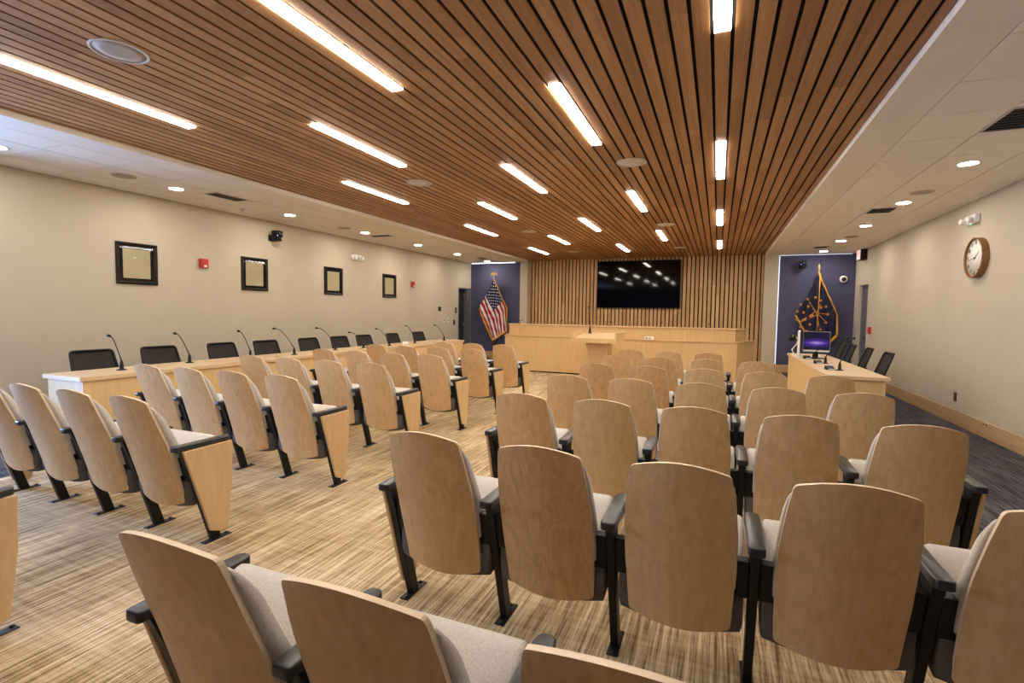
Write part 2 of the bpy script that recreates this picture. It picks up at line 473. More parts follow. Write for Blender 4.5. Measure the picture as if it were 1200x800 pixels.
wn = struct('window_1', MB().box(XL - 0.12, XL - 0.06, WY0, WY0 + 0.05, 0.35, 2.35).box(XL - 0.12, XL - 0.06, WY1 - 0.05, WY1, 0.35, 2.35)
            .box(XL - 0.12, XL - 0.06, WY0 + 0.05, WY1 - 0.05, 0.35, 0.40).box(XL - 0.12, XL - 0.06, WY0 + 0.05, WY1 - 0.05, 2.30, 2.35).mesh('window_frame', 'white'))
for y in (1.15,):
    ob('mullion', boxm('mullion', 'white', XL - 0.12, XL - 0.06, y - 0.025, y + 0.025, 0.40, 2.30), wn)
wall_with_gap('wall_right', XR, XR + 0.15, DR0, DR1, DH, YB + 0.12, 10.88)
struct('wall_rear', boxm('wall_rear', 'blue', XL, XR, YR - 0.15, YR, 0, 3.0))

# back wall: navy accent walls at both sides, plain strips, slatted centre
wb = struct('wall_back', boxm('wall_back', 'void', XSL - 0.01, XSR + 0.01, YS + 0.0225, YS + 0.15, 0, 3.05))
struct('wall_back_left', boxm('wall_back_left', 'blue', XL, -5.60, YB, YB + 0.12, 0, 3.0))
struct('wall_back_right', boxm('wall_back_right', 'blue', 1.352, XR, YB, YB + 0.12, 0, 3.0))
struct('trim_1', boxm('trim_strip', 'wall', -5.60, XSL, YB - 0.02, YS + 0.15, 0, 3.0))
struct('trim_2', boxm('trim_strip', 'wall', XSR, 1.352, YB - 0.02, YS + 0.15, 0, 3.0))

PITCH, X0 = 0.1065, -0.035
slat_cols = []
for k in range(-50, 11):
    c = X0 + PITCH * k
    a, b = max(c - 0.0425, XSL + 0.004), min(c + 0.0425, XSR - 0.006)
    if b - a > 0.02: slat_cols.append((k, a, b))
cache = {}
def slat_mesh(wd, ln, vertical):
    key = (round(wd, 4), round(ln, 3), vertical)
    if key not in cache:
        if vertical: cache[key] = boxm('wall_slat', 'wallslat_lit', -wd / 2, wd / 2, 0, 0.022, 0, ln)
        else: cache[key] = boxm('ceiling_slat', 'slat', -wd / 2, wd / 2, 0, ln, 0, 0.014)
    return cache[key]
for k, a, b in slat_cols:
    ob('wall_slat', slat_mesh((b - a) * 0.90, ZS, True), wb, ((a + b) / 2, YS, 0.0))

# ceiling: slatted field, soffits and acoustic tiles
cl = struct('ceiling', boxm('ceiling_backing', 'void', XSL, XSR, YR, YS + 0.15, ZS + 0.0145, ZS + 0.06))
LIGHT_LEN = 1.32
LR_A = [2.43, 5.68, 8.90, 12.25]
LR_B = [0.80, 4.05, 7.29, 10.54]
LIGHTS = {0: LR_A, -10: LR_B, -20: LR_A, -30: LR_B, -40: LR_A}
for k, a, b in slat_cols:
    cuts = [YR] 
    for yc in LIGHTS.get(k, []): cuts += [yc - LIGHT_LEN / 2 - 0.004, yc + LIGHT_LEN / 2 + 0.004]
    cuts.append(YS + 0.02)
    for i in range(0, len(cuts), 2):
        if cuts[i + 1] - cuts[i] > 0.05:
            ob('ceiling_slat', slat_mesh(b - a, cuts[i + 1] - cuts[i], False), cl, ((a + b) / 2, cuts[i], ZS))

TXL, TXR = -5.715, 1.376
c1 = struct('ceiling.001', MB().box(TXL, XSL, YR, YB + 0.2, ZC, ZC + 0.12).box(XL, TXL, YR, YB + 0.12, ZC + 0.012, ZC + 0.03, mi=1).mesh('soffit_left', ['gyp', 'tbar']))
c2 = struct('ceiling.002', MB().box(XSR, TXR, YR, YB + 0.2, ZC, ZC + 0.12).box(TXR, XR, YR, YB + 0.12, ZC + 0.012, ZC + 0.03, mi=1).mesh('soffit_right', ['gyp', 'tbar']))
tcache = {}
def tiles(root, xs, y_phase):
    ys = [YR]
    y = y_phase
    while y < YR + 0.1: y += 0.611
    while y < YB: ys.append(y); y += 0.611
    ys.append(YB)
    for i in range(len(ys) - 1):
        for j in range(len(xs) - 1):
            wd, ln = xs[j + 1] - xs[j] - 0.011, ys[i + 1] - ys[i] - 0.011
            key = (round(wd, 3), round(ln, 3))
            if key not in tcache: tcache[key] = boxm('ceiling_tile', 'tile', -wd / 2, wd / 2, -ln / 2, ln / 2, 0, 0.012)
            ob('ceiling_tile', tcache[key], root, ((xs[j] + xs[j + 1]) / 2, (ys[i] + ys[i + 1]) / 2, ZC))
tiles(c1, [XL, -6.78, -6.145, TXL], 2.873 - 0.611 * 12)
tiles(c2, [TXR, 1.907, 2.508, XR], 4.170 - 0.611 * 12)

# baseboards
struct('baseboard_right', boxm('baseboard', 'base', XR - 0.018, XR, YR, DR0 - 0.02, 0, 0.19, bev=0.003))
struct('baseboard_left', boxm('baseboard', 'base', XL, XL + 0.018, YR, DL0 - 0.02, 0, 0.19, bev=0.003))
struct('baseboard_back', MB().box(1.36, XR - 0.02, YB - 0.018, YB, 0, 0.19, bev=0.003).mesh('baseboard', 'base'))
struct('baseboard_back_left', MB().box(XL + 0.02, -5.62, YB - 0.018, YB, 0, 0.19, bev=0.003).mesh('baseboard', 'base'))

# doors
d1 = struct('door_1', MB().box(XL - 0.145, XL - 0.10, DL0 + 0.03, DL1 - 0.25, 0.01, DH - 0.02).mesh('door_leaf', 'doordark'))  # near-black sheet fills the opening, painting the unlit interior
ob('door_frame', MB().box(XL - 0.15, XL + 0.012, DL1 - 0.03, DL1, 0, DH).box(XL - 0.15, XL + 0.012, DL0, DL0 + 0.03, 0, DH).box(XL - 0.15, XL + 0.012, DL0 + 0.03, DL1 - 0.03, DH - 0.03, DH).mesh('door_frame', 'doorframe'), d1)
ob('open_leaf', boxm('open_leaf', 'door', XL - 0.10, XL - 0.002, DL1 - 0.25, DL1 - 0.03, 0.01, DH - 0.04), d1)
for z in (1.92, 1.02, 0.25):
    ob('hinge', boxm('hinge', 'steel', XL - 0.112, XL - 0.09, DL1 - 0.262, DL1 - 0.25, z - 0.06, z + 0.06), d1)
ob('back_panel', boxm('back_panel', 'doordark', XL - 0.6, XL - 0.15, DL0 - 0.3, DL1 + 0.3, -0.05, DH + 0.2), d1)  # unseen block behind the opening, painted with the same interior shade
d2 = struct('door_2', MB().box(XR + 0.10, XR + 0.145, DR0 + 0.05, DR1 - 0.05, 0.01, DH - 0.05).mesh('door_leaf', 'door'))
ob('door_frame', MB().box(XR + 0.06, XR + 0.15, DR1 - 0.05, DR1, 0, DH).box(XR + 0.06, XR + 0.15, DR0, DR0 + 0.05, 0, DH).box(XR + 0.06, XR + 0.15, DR0 + 0.05, DR1 - 0.05, DH - 0.05, DH).mesh('door_frame', 'doorframe'), d2)
ob('door_closer', boxm('door_closer', 'steel', XR + 0.06, XR + 0.10, DR0 + 0.2, DR0 + 0.5, DH - 0.14, DH - 0.07), d2)
ob('push_bar', boxm('push_bar', 'steel', XR + 0.05, XR + 0.10, DR0 + 0.10, DR1 - 0.10, 0.98, 1.03), d2)

# ------------------------------------------------------------------ lights in the slatted ceiling
lens_me = boxm('strip_lens', 'strip', -0.042, 0.042, -LIGHT_LEN / 2 + 0.008, LIGHT_LEN / 2 - 0.008, -0.010, 0.0)
body_me = boxm('strip_housing', 'white', -0.0445, 0.0445, -LIGHT_LEN / 2, LIGHT_LEN / 2, 0.0005, 0.012)
ordn = ['first', 'second', 'third', 'fourth', 'fifth', 'sixth', 'seventh', 'eighth', 'ninth', 'tenth']
colname = {0: 'rightmost column', -10: 'second column from the right', -20: 'middle column', -30: 'second column from the left', -40: 'leftmost column'}
for k, ys in LIGHTS.items():
    for i, yc in enumerate(ys):
        n_back = len(ys) - 1 - i
        where = 'nearest the TV' if n_back == 0 else ordn[n_back] + ' from the TV'
        t = thing('strip_light', 'strip light in the slatted ceiling, %s, %s' % (colname[k], where), 'ceiling light', (X0 + PITCH * k, yc, ZS + 0.001), 0, 'strip lights in the slatted ceiling')
        ob('housing', body_me, t); ob('lens', lens_me, t)

# recessed downlights in both tiled side ceilings
dl_ring = MB().lathe([(0.078, 0.0), (0.078, -0.004), (0.098, -0.004), (0.100, 0.0)], n=28).mesh('downlight_trim', 'white')
dl_ring = MB().add([(r * math.cos(2 * PI * k / 28), r * math.sin(2 * PI * k / 28), z) for r, z in ((0.075, 0.0), (0.078, -0.005), (0.097, -0.005), (0.100, 0.0)) for k in range(28)],
                   [(j * 28 + k, j * 28 + (k + 1) % 28, ((j + 1) % 4) * 28 + (k + 1) % 28, ((j + 1) % 4) * 28 + k) for j in range(4) for k in range(28)], 0, True).mesh('downlight_trim', 'white')
dl_lens = MB().lathe([(0.076, -0.0045), (0.076, -0.0005)], n=28).mesh('downlight_lens', 'down')
for side, x, ys in (('left', -6.48, [2.68, 4.42, 6.27, 8.15, 10.03, 11.93, 13.80]), ('right', 2.21, [4.47, 6.33, 8.20, 10.05, 11.88, 13.66])):
    for i, y in enumerate(ys):
        n_back = len(ys) - 1 - i
        where = 'nearest the back wall' if n_back == 0 else ordn[n_back] + ' from the back wall'
        t = thing('downlight', 'round recessed downlight in the tiled %s ceiling, %s' % (side, where), 'ceiling light', (x, y, ZC), 0, 'round downlights')
        ob('trim_ring', dl_ring, t); ob('lens', dl_lens, t)

# led strips around the navy walls
t = thing('cove_light', 'glowing strip along the top of the navy wall beside the left flag', 'cove light', (-6.5, YB - 0.012, ZC - 0.012))
ob('led_strip', boxm('led_strip', 'led', -0.74, 0.72, -0.006, 0.006, -0.006, 0.008), t)
t = thing('cove_light', 'glowing strips along the top and left edge of the navy wall at right', 'cove light', (1.36, YB - 0.012, 0.2))
ob('led_strip', boxm('led_strip', 'led_soft', 0.0, 0.016, -0.008, 0.008, 0.0, 2.72), t)
ob('led_strip', boxm('led_strip', 'led_soft', 0.03, 1.55, -0.006, 0.006, ZC - 0.214, ZC - 0.206), t)

# ------------------------------------------------------------------ ceiling fittings
def disc_speaker(x, y, z, r, label, mat):
    t = thing('ceiling_speaker', label, 'speaker', (x, y, z), 0, 'ceiling speakers')
    n = 32
    rim = MB().add([(q * math.cos(2 * PI * k / n), q * math.sin(2 * PI * k / n), h) for q, h in ((r * 0.88, 0.0), (r * 0.89, -0.008), (r * 0.98, -0.008), (r, 0.0)) for k in range(n)],
                   [(j * n + k, j * n + (k + 1) % n, ((j + 1) % 4) * n + (k + 1) % n, ((j + 1) % 4) * n + k) for j in range(4) for k in range(n)], 0, True).mesh('speaker_rim', 'offwhite')
    ob('rim', rim, t)
    ob('grille', MB().lathe([(r * 0.885, 0.0), (r * 0.885, -0.004), (r * 0.5, -0.0055)], n=n).mesh('speaker_grille', mat), t)
for x, y, lb in ((-3.46, 2.03, 'large round speaker in the slatted ceiling, nearest the camera at upper left'),
                 (-3.45, 5.36, 'round speaker in the slatted ceiling, left row, second from the camera'),
                 (-0.89, 5.38, 'round speaker in the slatted ceiling, right row, nearest the camera in view'),
                 (-0.91, 9.25, 'round speaker in the slatted ceiling, right row, second from the camera'),
                 (-3.45, 9.24, 'round speaker in the slatted ceiling, left row, third from the camera'),
                 (-3.49, 12.6, 'round speaker in the slatted ceiling, left row, closest to the TV wall'),
                 (-0.89, 12.51, 'round speaker in the slatted ceiling, right row, closest to the TV wall')):
    disc_speaker(x, y, ZS, 0.155, lb, 'grille' if y < 3 else 'offwhite')
for x, y, lb in ((-6.45, 3.79, 'beige round speaker in the left tiled ceiling, nearer the camera'), (-6.49, 7.56, 'beige round speaker in the left tiled ceiling, farther one beside a vent'),
                 (2.22, 7.58, 'beige round speaker in the right tiled ceiling, nearer the clock'), (2.28, 11.32, 'beige round speaker in the right tiled ceiling, farther toward the flag')):
    disc_speaker(x, y, ZC, 0.125, lb, 'grille')
def vent(x0, x1, y0, y1, label, along_x):
    t = thing('air_vent', label, 'air vent', ((x0 + x1) / 2, (y0 + y1) / 2, ZC), 0, 'ceiling air vents')
    a, b = (x1 - x0) / 2, (y1 - y0) / 2
    ob('backing', boxm('vent_backing', 'void', -a, a, -b, b, -0.004, -0.0005), t)
    ob('frame', MB().box(-a - 0.012, a + 0.012, -b - 0.012, -b, -0.008, -0.0005).box(-a - 0.012, a + 0.012, b, b + 0.012, -0.008, -0.0005).box(-a - 0.012, -a, -b, b, -0.008, -0.0005).box(a, a + 0.012, -b, b, -0.008, -0.0005).mesh('vent_frame', 'offwhite'), t)
    n = 8
    if along_x:
        lm = boxm('louvre', 'vent', -a, a, -0.006, 0.006, -0.009, -0.004)
        for i in range(n): ob('louvre', lm, t, (0, -b + (i + 0.5) * 2 * b / n, 0))
    else:
        lm = boxm('louvre', 'vent', -0.006, 0.006, -b, b, -0.009, -0.004)
        for i in range(n): ob('louvre', lm, t, (-a + (i + 0.5) * 2 * a / n, 0, 0))
vent(-6.37, -6.17, 4.74, 5.20, 'dark slot vent in the left tiled ceiling, nearest the camera', False)
vent(-6.64, -6.19, 8.50, 8.66, 'dark slot vent in the left tiled ceiling beside a downlight', True)
vent(-6.36, -6.20, 12.88, 13.2, 'dark slot vent in the left tiled ceiling above the left flag', False)
vent(1.92, 2.47, 4.80, 5.30, 'large dark louvred vent in the right tiled ceiling near the camera', True)
vent(1.94, 2.22, 8.50, 8.86, 'square dark vent in the right tiled ceiling between two downlights', True)
vent(1.90, 2.15, 12.7, 13.0, 'small dark vent in the right tiled ceiling near the right flag', True)
sp = thing('sprinkler', 'small pendent sprinkler head under the left tiled ceiling near the vent', 'sprinkler', (-6.81, 5.66, ZC))
ob('escutcheon', MB().lathe([(0.035, 0), (0.034, -0.008), (0.012, -0.012)], n=16).mesh('escutcheon', 'offwhite'), sp)
ob('deflector', MB().tube([(0, 0, -0.012), (0, 0, -0.04)], 0.006).lathe([(0.018, -0.04), (0.018, -0.043)], n=12).mesh('deflector', 'steel'), sp)

# ------------------------------------------------------------------ auditorium chairs
SR, SL = 0.512, 0.527
def lerp_tab(tab, z):
    for (a, ya), (b, yb) in zip(tab, tab[1:]):
        if z <= b: 
            t = (z - a) / (b - a)
            return ya + (yb - ya) * max(0, t) if z >= a else ya + (yb - ya) * t
    return tab[-1][1]
YP = [(0.19, -0.145), (0.30, -0.166), (0.45, -0.205), (0.60, -0.248), (0.74, -0.300), (0.83, -0.330), (0.93, -0.364)]
HWT = [(0.19, 0.181), (0.30, 0.187), (0.50, 0.194), (0.65, 0.192), (0.78, 0.181), (0.87, 0.168), (0.93, 0.157)]
def yprof(z): return lerp_tab(YP, z)
def hw(z): return lerp_tab(HWT, z)
def corner(u, r=0.012, k=0.945):
    a = max(0.0, (abs(u) - k) / (1 - k)); return r * (1 - math.sqrt(max(0, 1 - a * a)))
def ztop(u): return 0.920 - 0.034 * u * u - corner(u)
def zbot(u): return 0.224 + 0.034 * u * u + corner(u)
US = [-1, -0.985, -0.96, -0.92, -0.85, -0.7, -0.5, -0.25, 0, 0.25, 0.5, 0.7, 0.85, 0.92, 0.96, 0.985, 1]

def back_panel_mesh():
    nv = 14; th = 0.015
    mb = MB()
    def P(u, v, front):
        z = zbot(u) + (ztop(u) - zbot(u)) * v
        return (u * hw(z), yprof(z) + 0.022 * u * u + (th if front else 0), z)
    nu = len(US)
    vs = [P(u, j / nv, False) for j in range(nv + 1) for u in US] + [P(u, j / nv, True) for j in range(nv + 1) for u in US]
    o = nu * (nv + 1)
    F = []
    for j in range(nv):
        for i in range(nu - 1):
            a = j * nu + i
            F.append(((a, a + 1, a + nu + 1, a + nu), 0))
            F.append(((o + a, o + a + nu, o + a + nu + 1, o + a + 1), 0))
    E = []
    for i in range(nu - 1):
        E.append((i, o + i, o + i + 1, i + 1)); t = nv * nu + i
        E.append((t, t + 1, o + t + 1, o + t))
    for j in range(nv):
        a = j * nu; E.append((a, a + nu, o + a + nu, o + a))
        a = j * nu + nu - 1; E.append((a, o + a, o + a + nu, a + nu))
    bv = [mb.bm.verts.new(p) for p in vs]
    for f, m in F:
        q = mb.bm.faces.new([bv[i] for i in f]); q.smooth = True; q.material_index = 0
    ev = {}
    for f in E:
        for i in f:
            if i not in ev: ev[i] = mb.bm.verts.new(vs[i])
        q = mb.bm.faces.new([ev[i] for i in f]); q.smooth = False; q.material_index = 1
    me = mb.mesh('back_panel', ['veneer', 'ply_edge'])
    return me

def cushion_mesh():
    mb = MB()
    z0 = 0.43
    US2 = [-1, -0.97, -0.9, -0.75, -0.5, 0, 0.5, 0.75, 0.9, 0.97, 1]
    nv = 14
    def P(i, j):
        u = US2[i]
        zt = ztop(u) - 0.036
        v = j / nv
        z = z0 + (zt - z0) * v
        edge = (1 - abs(u) ** 6)
        topf = 1 - max(0, (v - 0.72) / 0.28) ** 2.2
        t = 0.010 + (0.034 + 0.026 * edge) * max(0.05, topf) + 0.012 * math.exp(-((z - 0.55) / 0.1) ** 2)
        return (u * (hw(z) + 0.004), yprof(z) + 0.022 * u * u + 0.0155, z), (u * (hw(z) + 0.004), yprof(z) + 0.022 * u * u + 0.0155 + t, z)
    nu = len(US2)
    back = [P(i, j)[0] for j in range(nv + 1) for i in range(nu)]
    frt = [P(i, j)[1] for j in range(nv + 1) for i in range(nu)]
    o = len(back)
    F = []
    for j in range(nv):
        for i in range(nu - 1):
            a = j * nu + i
            F += [(a, a + 1, a + nu + 1, a + nu), (o + a, o + a + nu, o + a + nu + 1, o + a + 1)]
        F += [(j * nu, (j + 1) * nu, o + (j + 1) * nu, o + j * nu), (j * nu + nu - 1, o + j * nu + nu - 1, o + (j + 1) * nu + nu - 1, (j + 1) * nu + nu - 1)]
    for i in range(nu - 1):
        F += [(i, o + i, o + i + 1, i + 1), (nv * nu + i, nv * nu + i + 1, o + nv * nu + i + 1, o + nv * nu + i)]
    mb.add(back + frt, F, 0, True)
    return mb.mesh('back_cushion', 'fabric')

def loft(prof_fn, xs, name, mat):
    v = []; n = None
    for x in xs:
        p = prof_fn(x); n = len(p)
        v += [(x, y, z) for y, z in p]
    F = [tuple(range(n - 1, -1, -1)), tuple((len(xs) - 1) * n + i for i in range(n))]
    for i in range(len(xs) - 1):
        for j in range(n):
            j2 = (j + 1) % n
            F.append((i * n + j, i * n + j2, (i + 1) * n + j2, (i + 1) * n + j))
    return MB().add(v, F, 0, True).mesh(name, mat)

def seat_mesh():
    # tipped-up seat cushion: fabric face toward the backrest, rolled over the top edge
    def prof(x):
        a = abs(x) / 0.222
        k = 0.0 if a < 0.93 else (a - 0.93) / 0.07
        k = k * k
        p = [(-0.140, 0.43), (-0.130, 0.475), (-0.108, 0.522), (-0.074, 0.568), (-0.034, 0.602), (0.008, 0.624), (0.042, 0.631), (0.064, 0.620), (0.072, 0.598), (0.060, 0.50), (0.045, 0.43)]
        c = (-0.03, 0.52)
        return [(c[0] + (y - c[0]) * (1 - 0.16 * k), c[1] + (z - c[1]) * (1 - 0.10 * k)) for y, z in p]
    return loft(prof, [-0.222, -0.2195, -0.214, -0.206, -0.18, -0.09, 0, 0.09, 0.18, 0.206, 0.214, 0.2195, 0.222], 'seat_cushion', 'fabric')

def pan_mesh():
    # grey shell under the tipped-up seat, seen below and beside the back panel
    def prof(x):
        a = abs(x) / 0.228
        lift = 0.034 * a * a + (0.022 if a > 0.97 else 0.0)
        return [(-0.142, 0.45), (-0.138, 0.30), (-0.130, 0.232 + lift), (-0.100, 0.206 + lift), (-0.045, 0.214 + lift), (0.018, 0.275 + lift * 0.6), (0.068, 0.42), (0.086, 0.56), (0.079, 0.588), (0.073, 0.588), (0.062, 0.50), (0.040, 0.425), (-0.06, 0.425)]
    return loft(prof, [-0.226, -0.220, -0.16, -0.08, 0, 0.08, 0.16, 0.220, 0.226], 'seat_pan', 'underside')

def bracket_mesh(sg):
    pts = [(yprof(0.39) + 0.050, 0.39), (yprof(0.545) + 0.052, 0.545), (yprof(0.545) + 0.10, 0.545), (yprof(0.39) + 0.10, 0.39)]
    x0, x1 = sorted((sg * 0.175, sg * 0.2385))
    return MB().prism(pts, x0, x1, 0, bev=0.003).mesh('bracket', 'black')

def post_mesh():
    mb = MB()
    pts = [(-0.030, 0.004), (0.030, 0.004), (-0.118, 0.50), (-0.105, 0.596), (-0.215, 0.596), (-0.178, 0.50)]
    mb.prism(pts, -0.0165, 0.0165, 0, bev=0.003)
    return mb.mesh('post', 'black')
def foot_mesh():
    mb = MB().box(-0.024, 0.024, -0.085, 0.095, 0.0, 0.006, bev=0.002)
    for y in (-0.068, 0.078):
        mb.lathe([(0.010, 0.006), (0.010, 0.011), (0.006, 0.014)], c=(0.008 if y < 0 else -0.008, y, 0), n=10, mi=1)
    return mb.mesh('foot_plate', ['black', 'bolt'])
def arm_mesh():
    mb = MB()
    out = []
    for (x, y) in [(-0.022, -0.252), (0.022, -0.252), (0.0285, -0.240), (0.0285, 0.06), (0.024, 0.088), (0.012, 0.100), (-0.012, 0.100), (-0.024, 0.088), (-0.0285, 0.06), (-0.0285, -0.240)]:
        out.append((x, y))
    mb.prism(out, 0.598, 0.630, 2, bev=0.006, seg=3)
    return mb.mesh('armrest', 'arm')
def end_mesh(sg):
    pts = [(-0.213, 0.597), (0.100, 0.597), (0.095, 0.36), (0.060, 0.075), (0.045, 0.060), (0.015, 0.050), (-0.055, 0.078)]
    x0, x1 = sorted((sg * 0.0185, sg * 0.0365))
    mb = MB().prism(pts, x0, x1, 0, bev=0.0025)
    return mb.mesh('end_panel', 'end_wood')

CM = dict(back=back_panel_mesh(), cush=cushion_mesh(), seat=seat_mesh(), pan=pan_mesh(), brL=bracket_mesh(-1), brR=bracket_mesh(1), post=post_mesh(), foot=foot_mesh(), arm=arm_mesh(), endL=end_mesh(-1), endR=end_mesh(1))
def chair(x, y, S, label, group, right_post=False, end_left=False, end_right=False):
    t = thing('auditorium_chair', label, 'chair', (x, y, 0), 0, group)
    ob('back_panel', CM['back'], t); ob('back_cushion', CM['cush'], t)
    s = ob('seat_cushion', CM['seat'], t); ob('seat_pan', CM['pan'], s)
    ob('bracket', CM['brL'], t); ob('bracket', CM['brR'], t)
    for sg in ((-1, 1) if right_post else (-1,)):
        p = ob('post', CM['post'], t, (sg * S / 2, 0, 0)); ob('foot_plate', CM['foot'], p)
        ob('armrest', CM['arm'], t, (sg * S / 2, 0, 0))
        if sg < 0 and end_left: ob('end_panel', CM['endL'], t, (-S / 2, 0, 0), label='maple end panel facing the aisle')
        if sg > 0 and end_right: ob('end_panel', CM['endR'], t, (S / 2, 0, 0), label='maple end panel facing the aisle')
    return t

RX = [-1.385 + SR * (i + 0.5) for i in range(5)]
LX = [-2.825 - SL * (3.5 - i) for i in range(4)]
RY = [1.05, 2.11, 3.24, 4.29, 5.34, 6.44, 7.50]
LY = [1.075, 2.12, 3.20, 4.275, 5.35, 6.42, 7.50]
rown = ['nearest row', 'second row from the camera', 'third row', 'fourth row', 'fifth row', 'sixth row', 'frontmost row near the lectern']
coln = ['aisle-end seat', 'second seat from the aisle', 'third seat from the aisle', 'fourth seat from the aisle', 'fifth seat from the aisle']
rcount = [3, 5, 5, 5, 5, 4, 3]
for r, y in enumerate(RY):
    for c in range(rcount[r]):
        last = (c == rcount[r] - 1) and r > 0
        chair(RX[c], y, SR, 'maple-backed theatre chair, right block, %s, %s' % (rown[r], coln[c]), 'theatre chairs in the right block',
              right_post=(c == rcount[r] - 1), end_left=(c == 0), end_right=last)
for r, y in enumerate(LY):
    cols = [3] if r == 0 else ([0, 1, 2, 3] if r < 6 else [1, 2, 3])
    for c in cols:
        chair(LX[c], y, SL, 'maple-backed theatre chair, left block, %s, %s' % (rown[r], coln[3 - c]), 'theatre chairs in the left block',
              right_post=(c == 3), end_left=(c == cols[0] and r > 0), end_right=(c == 3))

# ------------------------------------------------------------------ long left desk
t = thing('council_desk', 'long maple council desk running along the left wall', 'desk')
DX0, DX1, DY0, DY1, DZ = -6.03, -5.42, 2.76, 10.35, 0.76
ob('desktop', boxm('desktop', 'desktop', DX0, DX1, DY0, DY1, DZ - 0.042, DZ, bev=0.003), t)
n_p = 5
for i in range(n_p):
    a = DY0 + 0.03 + i * (DY1 - DY0 - 0.06) / n_p; b = DY0 + 0.03 + (i + 1) * (DY1 - DY0 - 0.06) / n_p
    ob('front_panel', boxm('front_panel', 'desk', DX1 - 0.045, DX1 - 0.022, a + 0.001, b - 0.001, 0.0, DZ - 0.043), t)
for y in (DY0 + 0.03, DY1 - 0.055):
    ob('end_panel', boxm('end_panel', 'desk', DX0 + 0.03, DX1 - 0.046, y, y + 0.025, 0.0, DZ - 0.043), t)
for i in range(1, n_p):
    y = DY0 + i * (DY1 - DY0) / n_p
    ob('support_panel', boxm('support_panel', 'desk', DX0 + 0.40, DX1 - 0.046, y - 0.012, y + 0.012, 0.0, DZ - 0.043), t)
grm = MB().lathe([(0.045, 0.0), (0.045, 0.0025), (0.035, 0.004)], n=20).mesh('cable_grommet', 'brown')
for (x, y) in ((-5.60, 5.18), (-5.62, 6.95), (-5.60, 9.3)):
    ob('cable_grommet', grm, t, (x, y, DZ))

# gooseneck microphones
mic_base = MB().box(-0.055, 0.055, -0.04, 0.04, 0.0, 0.008, bev=0.003).lathe([(0.020, 0.008), (0.019, 0.05), (0.012, 0.085), (0.008, 0.10)], n=14).mesh('mic_base', 'black')
mic_base_small = MB().lathe([(0.045, 0.0), (0.043, 0.008), (0.020, 0.011), (0.017, 0.06), (0.010, 0.10)], n=18).mesh('mic_base', 'black')
def mic(x, y, z, tip, label, group=None, base=mic_base_small, kink=0.70, name='gooseneck_microphone'):
    z += 0.001
    t = thing(name, label, 'microphone', (x, y, z), 0, group)
    ob('base', base, t)
    T = Vector(tip) - Vector((x, y, z))
    p0 = Vector((0, 0, 0.09)); p1 = Vector((T.x * 0.18, T.y * 0.18, T.z * 0.45)); p2 = Vector((T.x * kink, T.y * kink, T.z * 1.02)); p3 = T
    pts = []
    for i in range(13):
        s = i / 12
        pts.append((1 - s) ** 3 * p0 + 3 * s * (1 - s) ** 2 * p1 + 3 * s * s * (1 - s) * p2 + s ** 3 * p3)
    ob('gooseneck', MB().tube(pts, [0.0062] * 3 + [0.0048] * 10, n=8).mesh('gooseneck', 'black'), t)
    d = (pts[-1] - pts[-2]).normalized()
    e = [pts[-1] + d * k for k in (-0.008, 0.0, 0.018, 0.034, 0.040)]
    ob('capsule', MB().tube(e, [0.006, 0.012, 0.0145, 0.0125, 0.005], n=10).mesh('capsule', 'black'), t)
    return t
MICS = [(-5.73, 3.29, (-5.85, 3.26, 1.11)), (-5.83, 4.09, (-5.99, 4.045, 1.105)), (-5.79, 4.90, (-5.96, 4.88, 1.11)), (-5.66, 5.53, (-5.88, 5.40, 1.135)), (-5.78, 6.51, (-6.02, 6.37, 1.115)),
        (-5.71, 7.13, (-5.93, 7.05, 1.025)), (-5.67, 7.82, (-5.90, 7.76, 1.07)), (-5.70, 8.72, (-5.93, 8.76, 1.105)), (-5.67, 9.85, (-5.90, 9.85, 1.10))]
for i, (x, y, tip) in enumerate(MICS):
    where = 'nearest the camera' if i == 0 else ('at the far end near the doorway' if i == 8 else ordn[i] + ' from the near end')
    mic(x, y, DZ, tip, 'black gooseneck microphone on the long left desk, %s' % where, 'microphones on the left desk', kink=0.72 if i not in (3, 4, 5) else 0.62)
t = thing('name_card', 'small white folded card on the long left desk', 'card', (-5.72, 8.42, DZ), 0.5)
ob('card', MB().prism([(-0.03, 0.0), (0.03, 0.0), (0.004, 0.055), (-0.004, 0.055)], -0.055, 0.055, 0).mesh('card', 'white'), t)

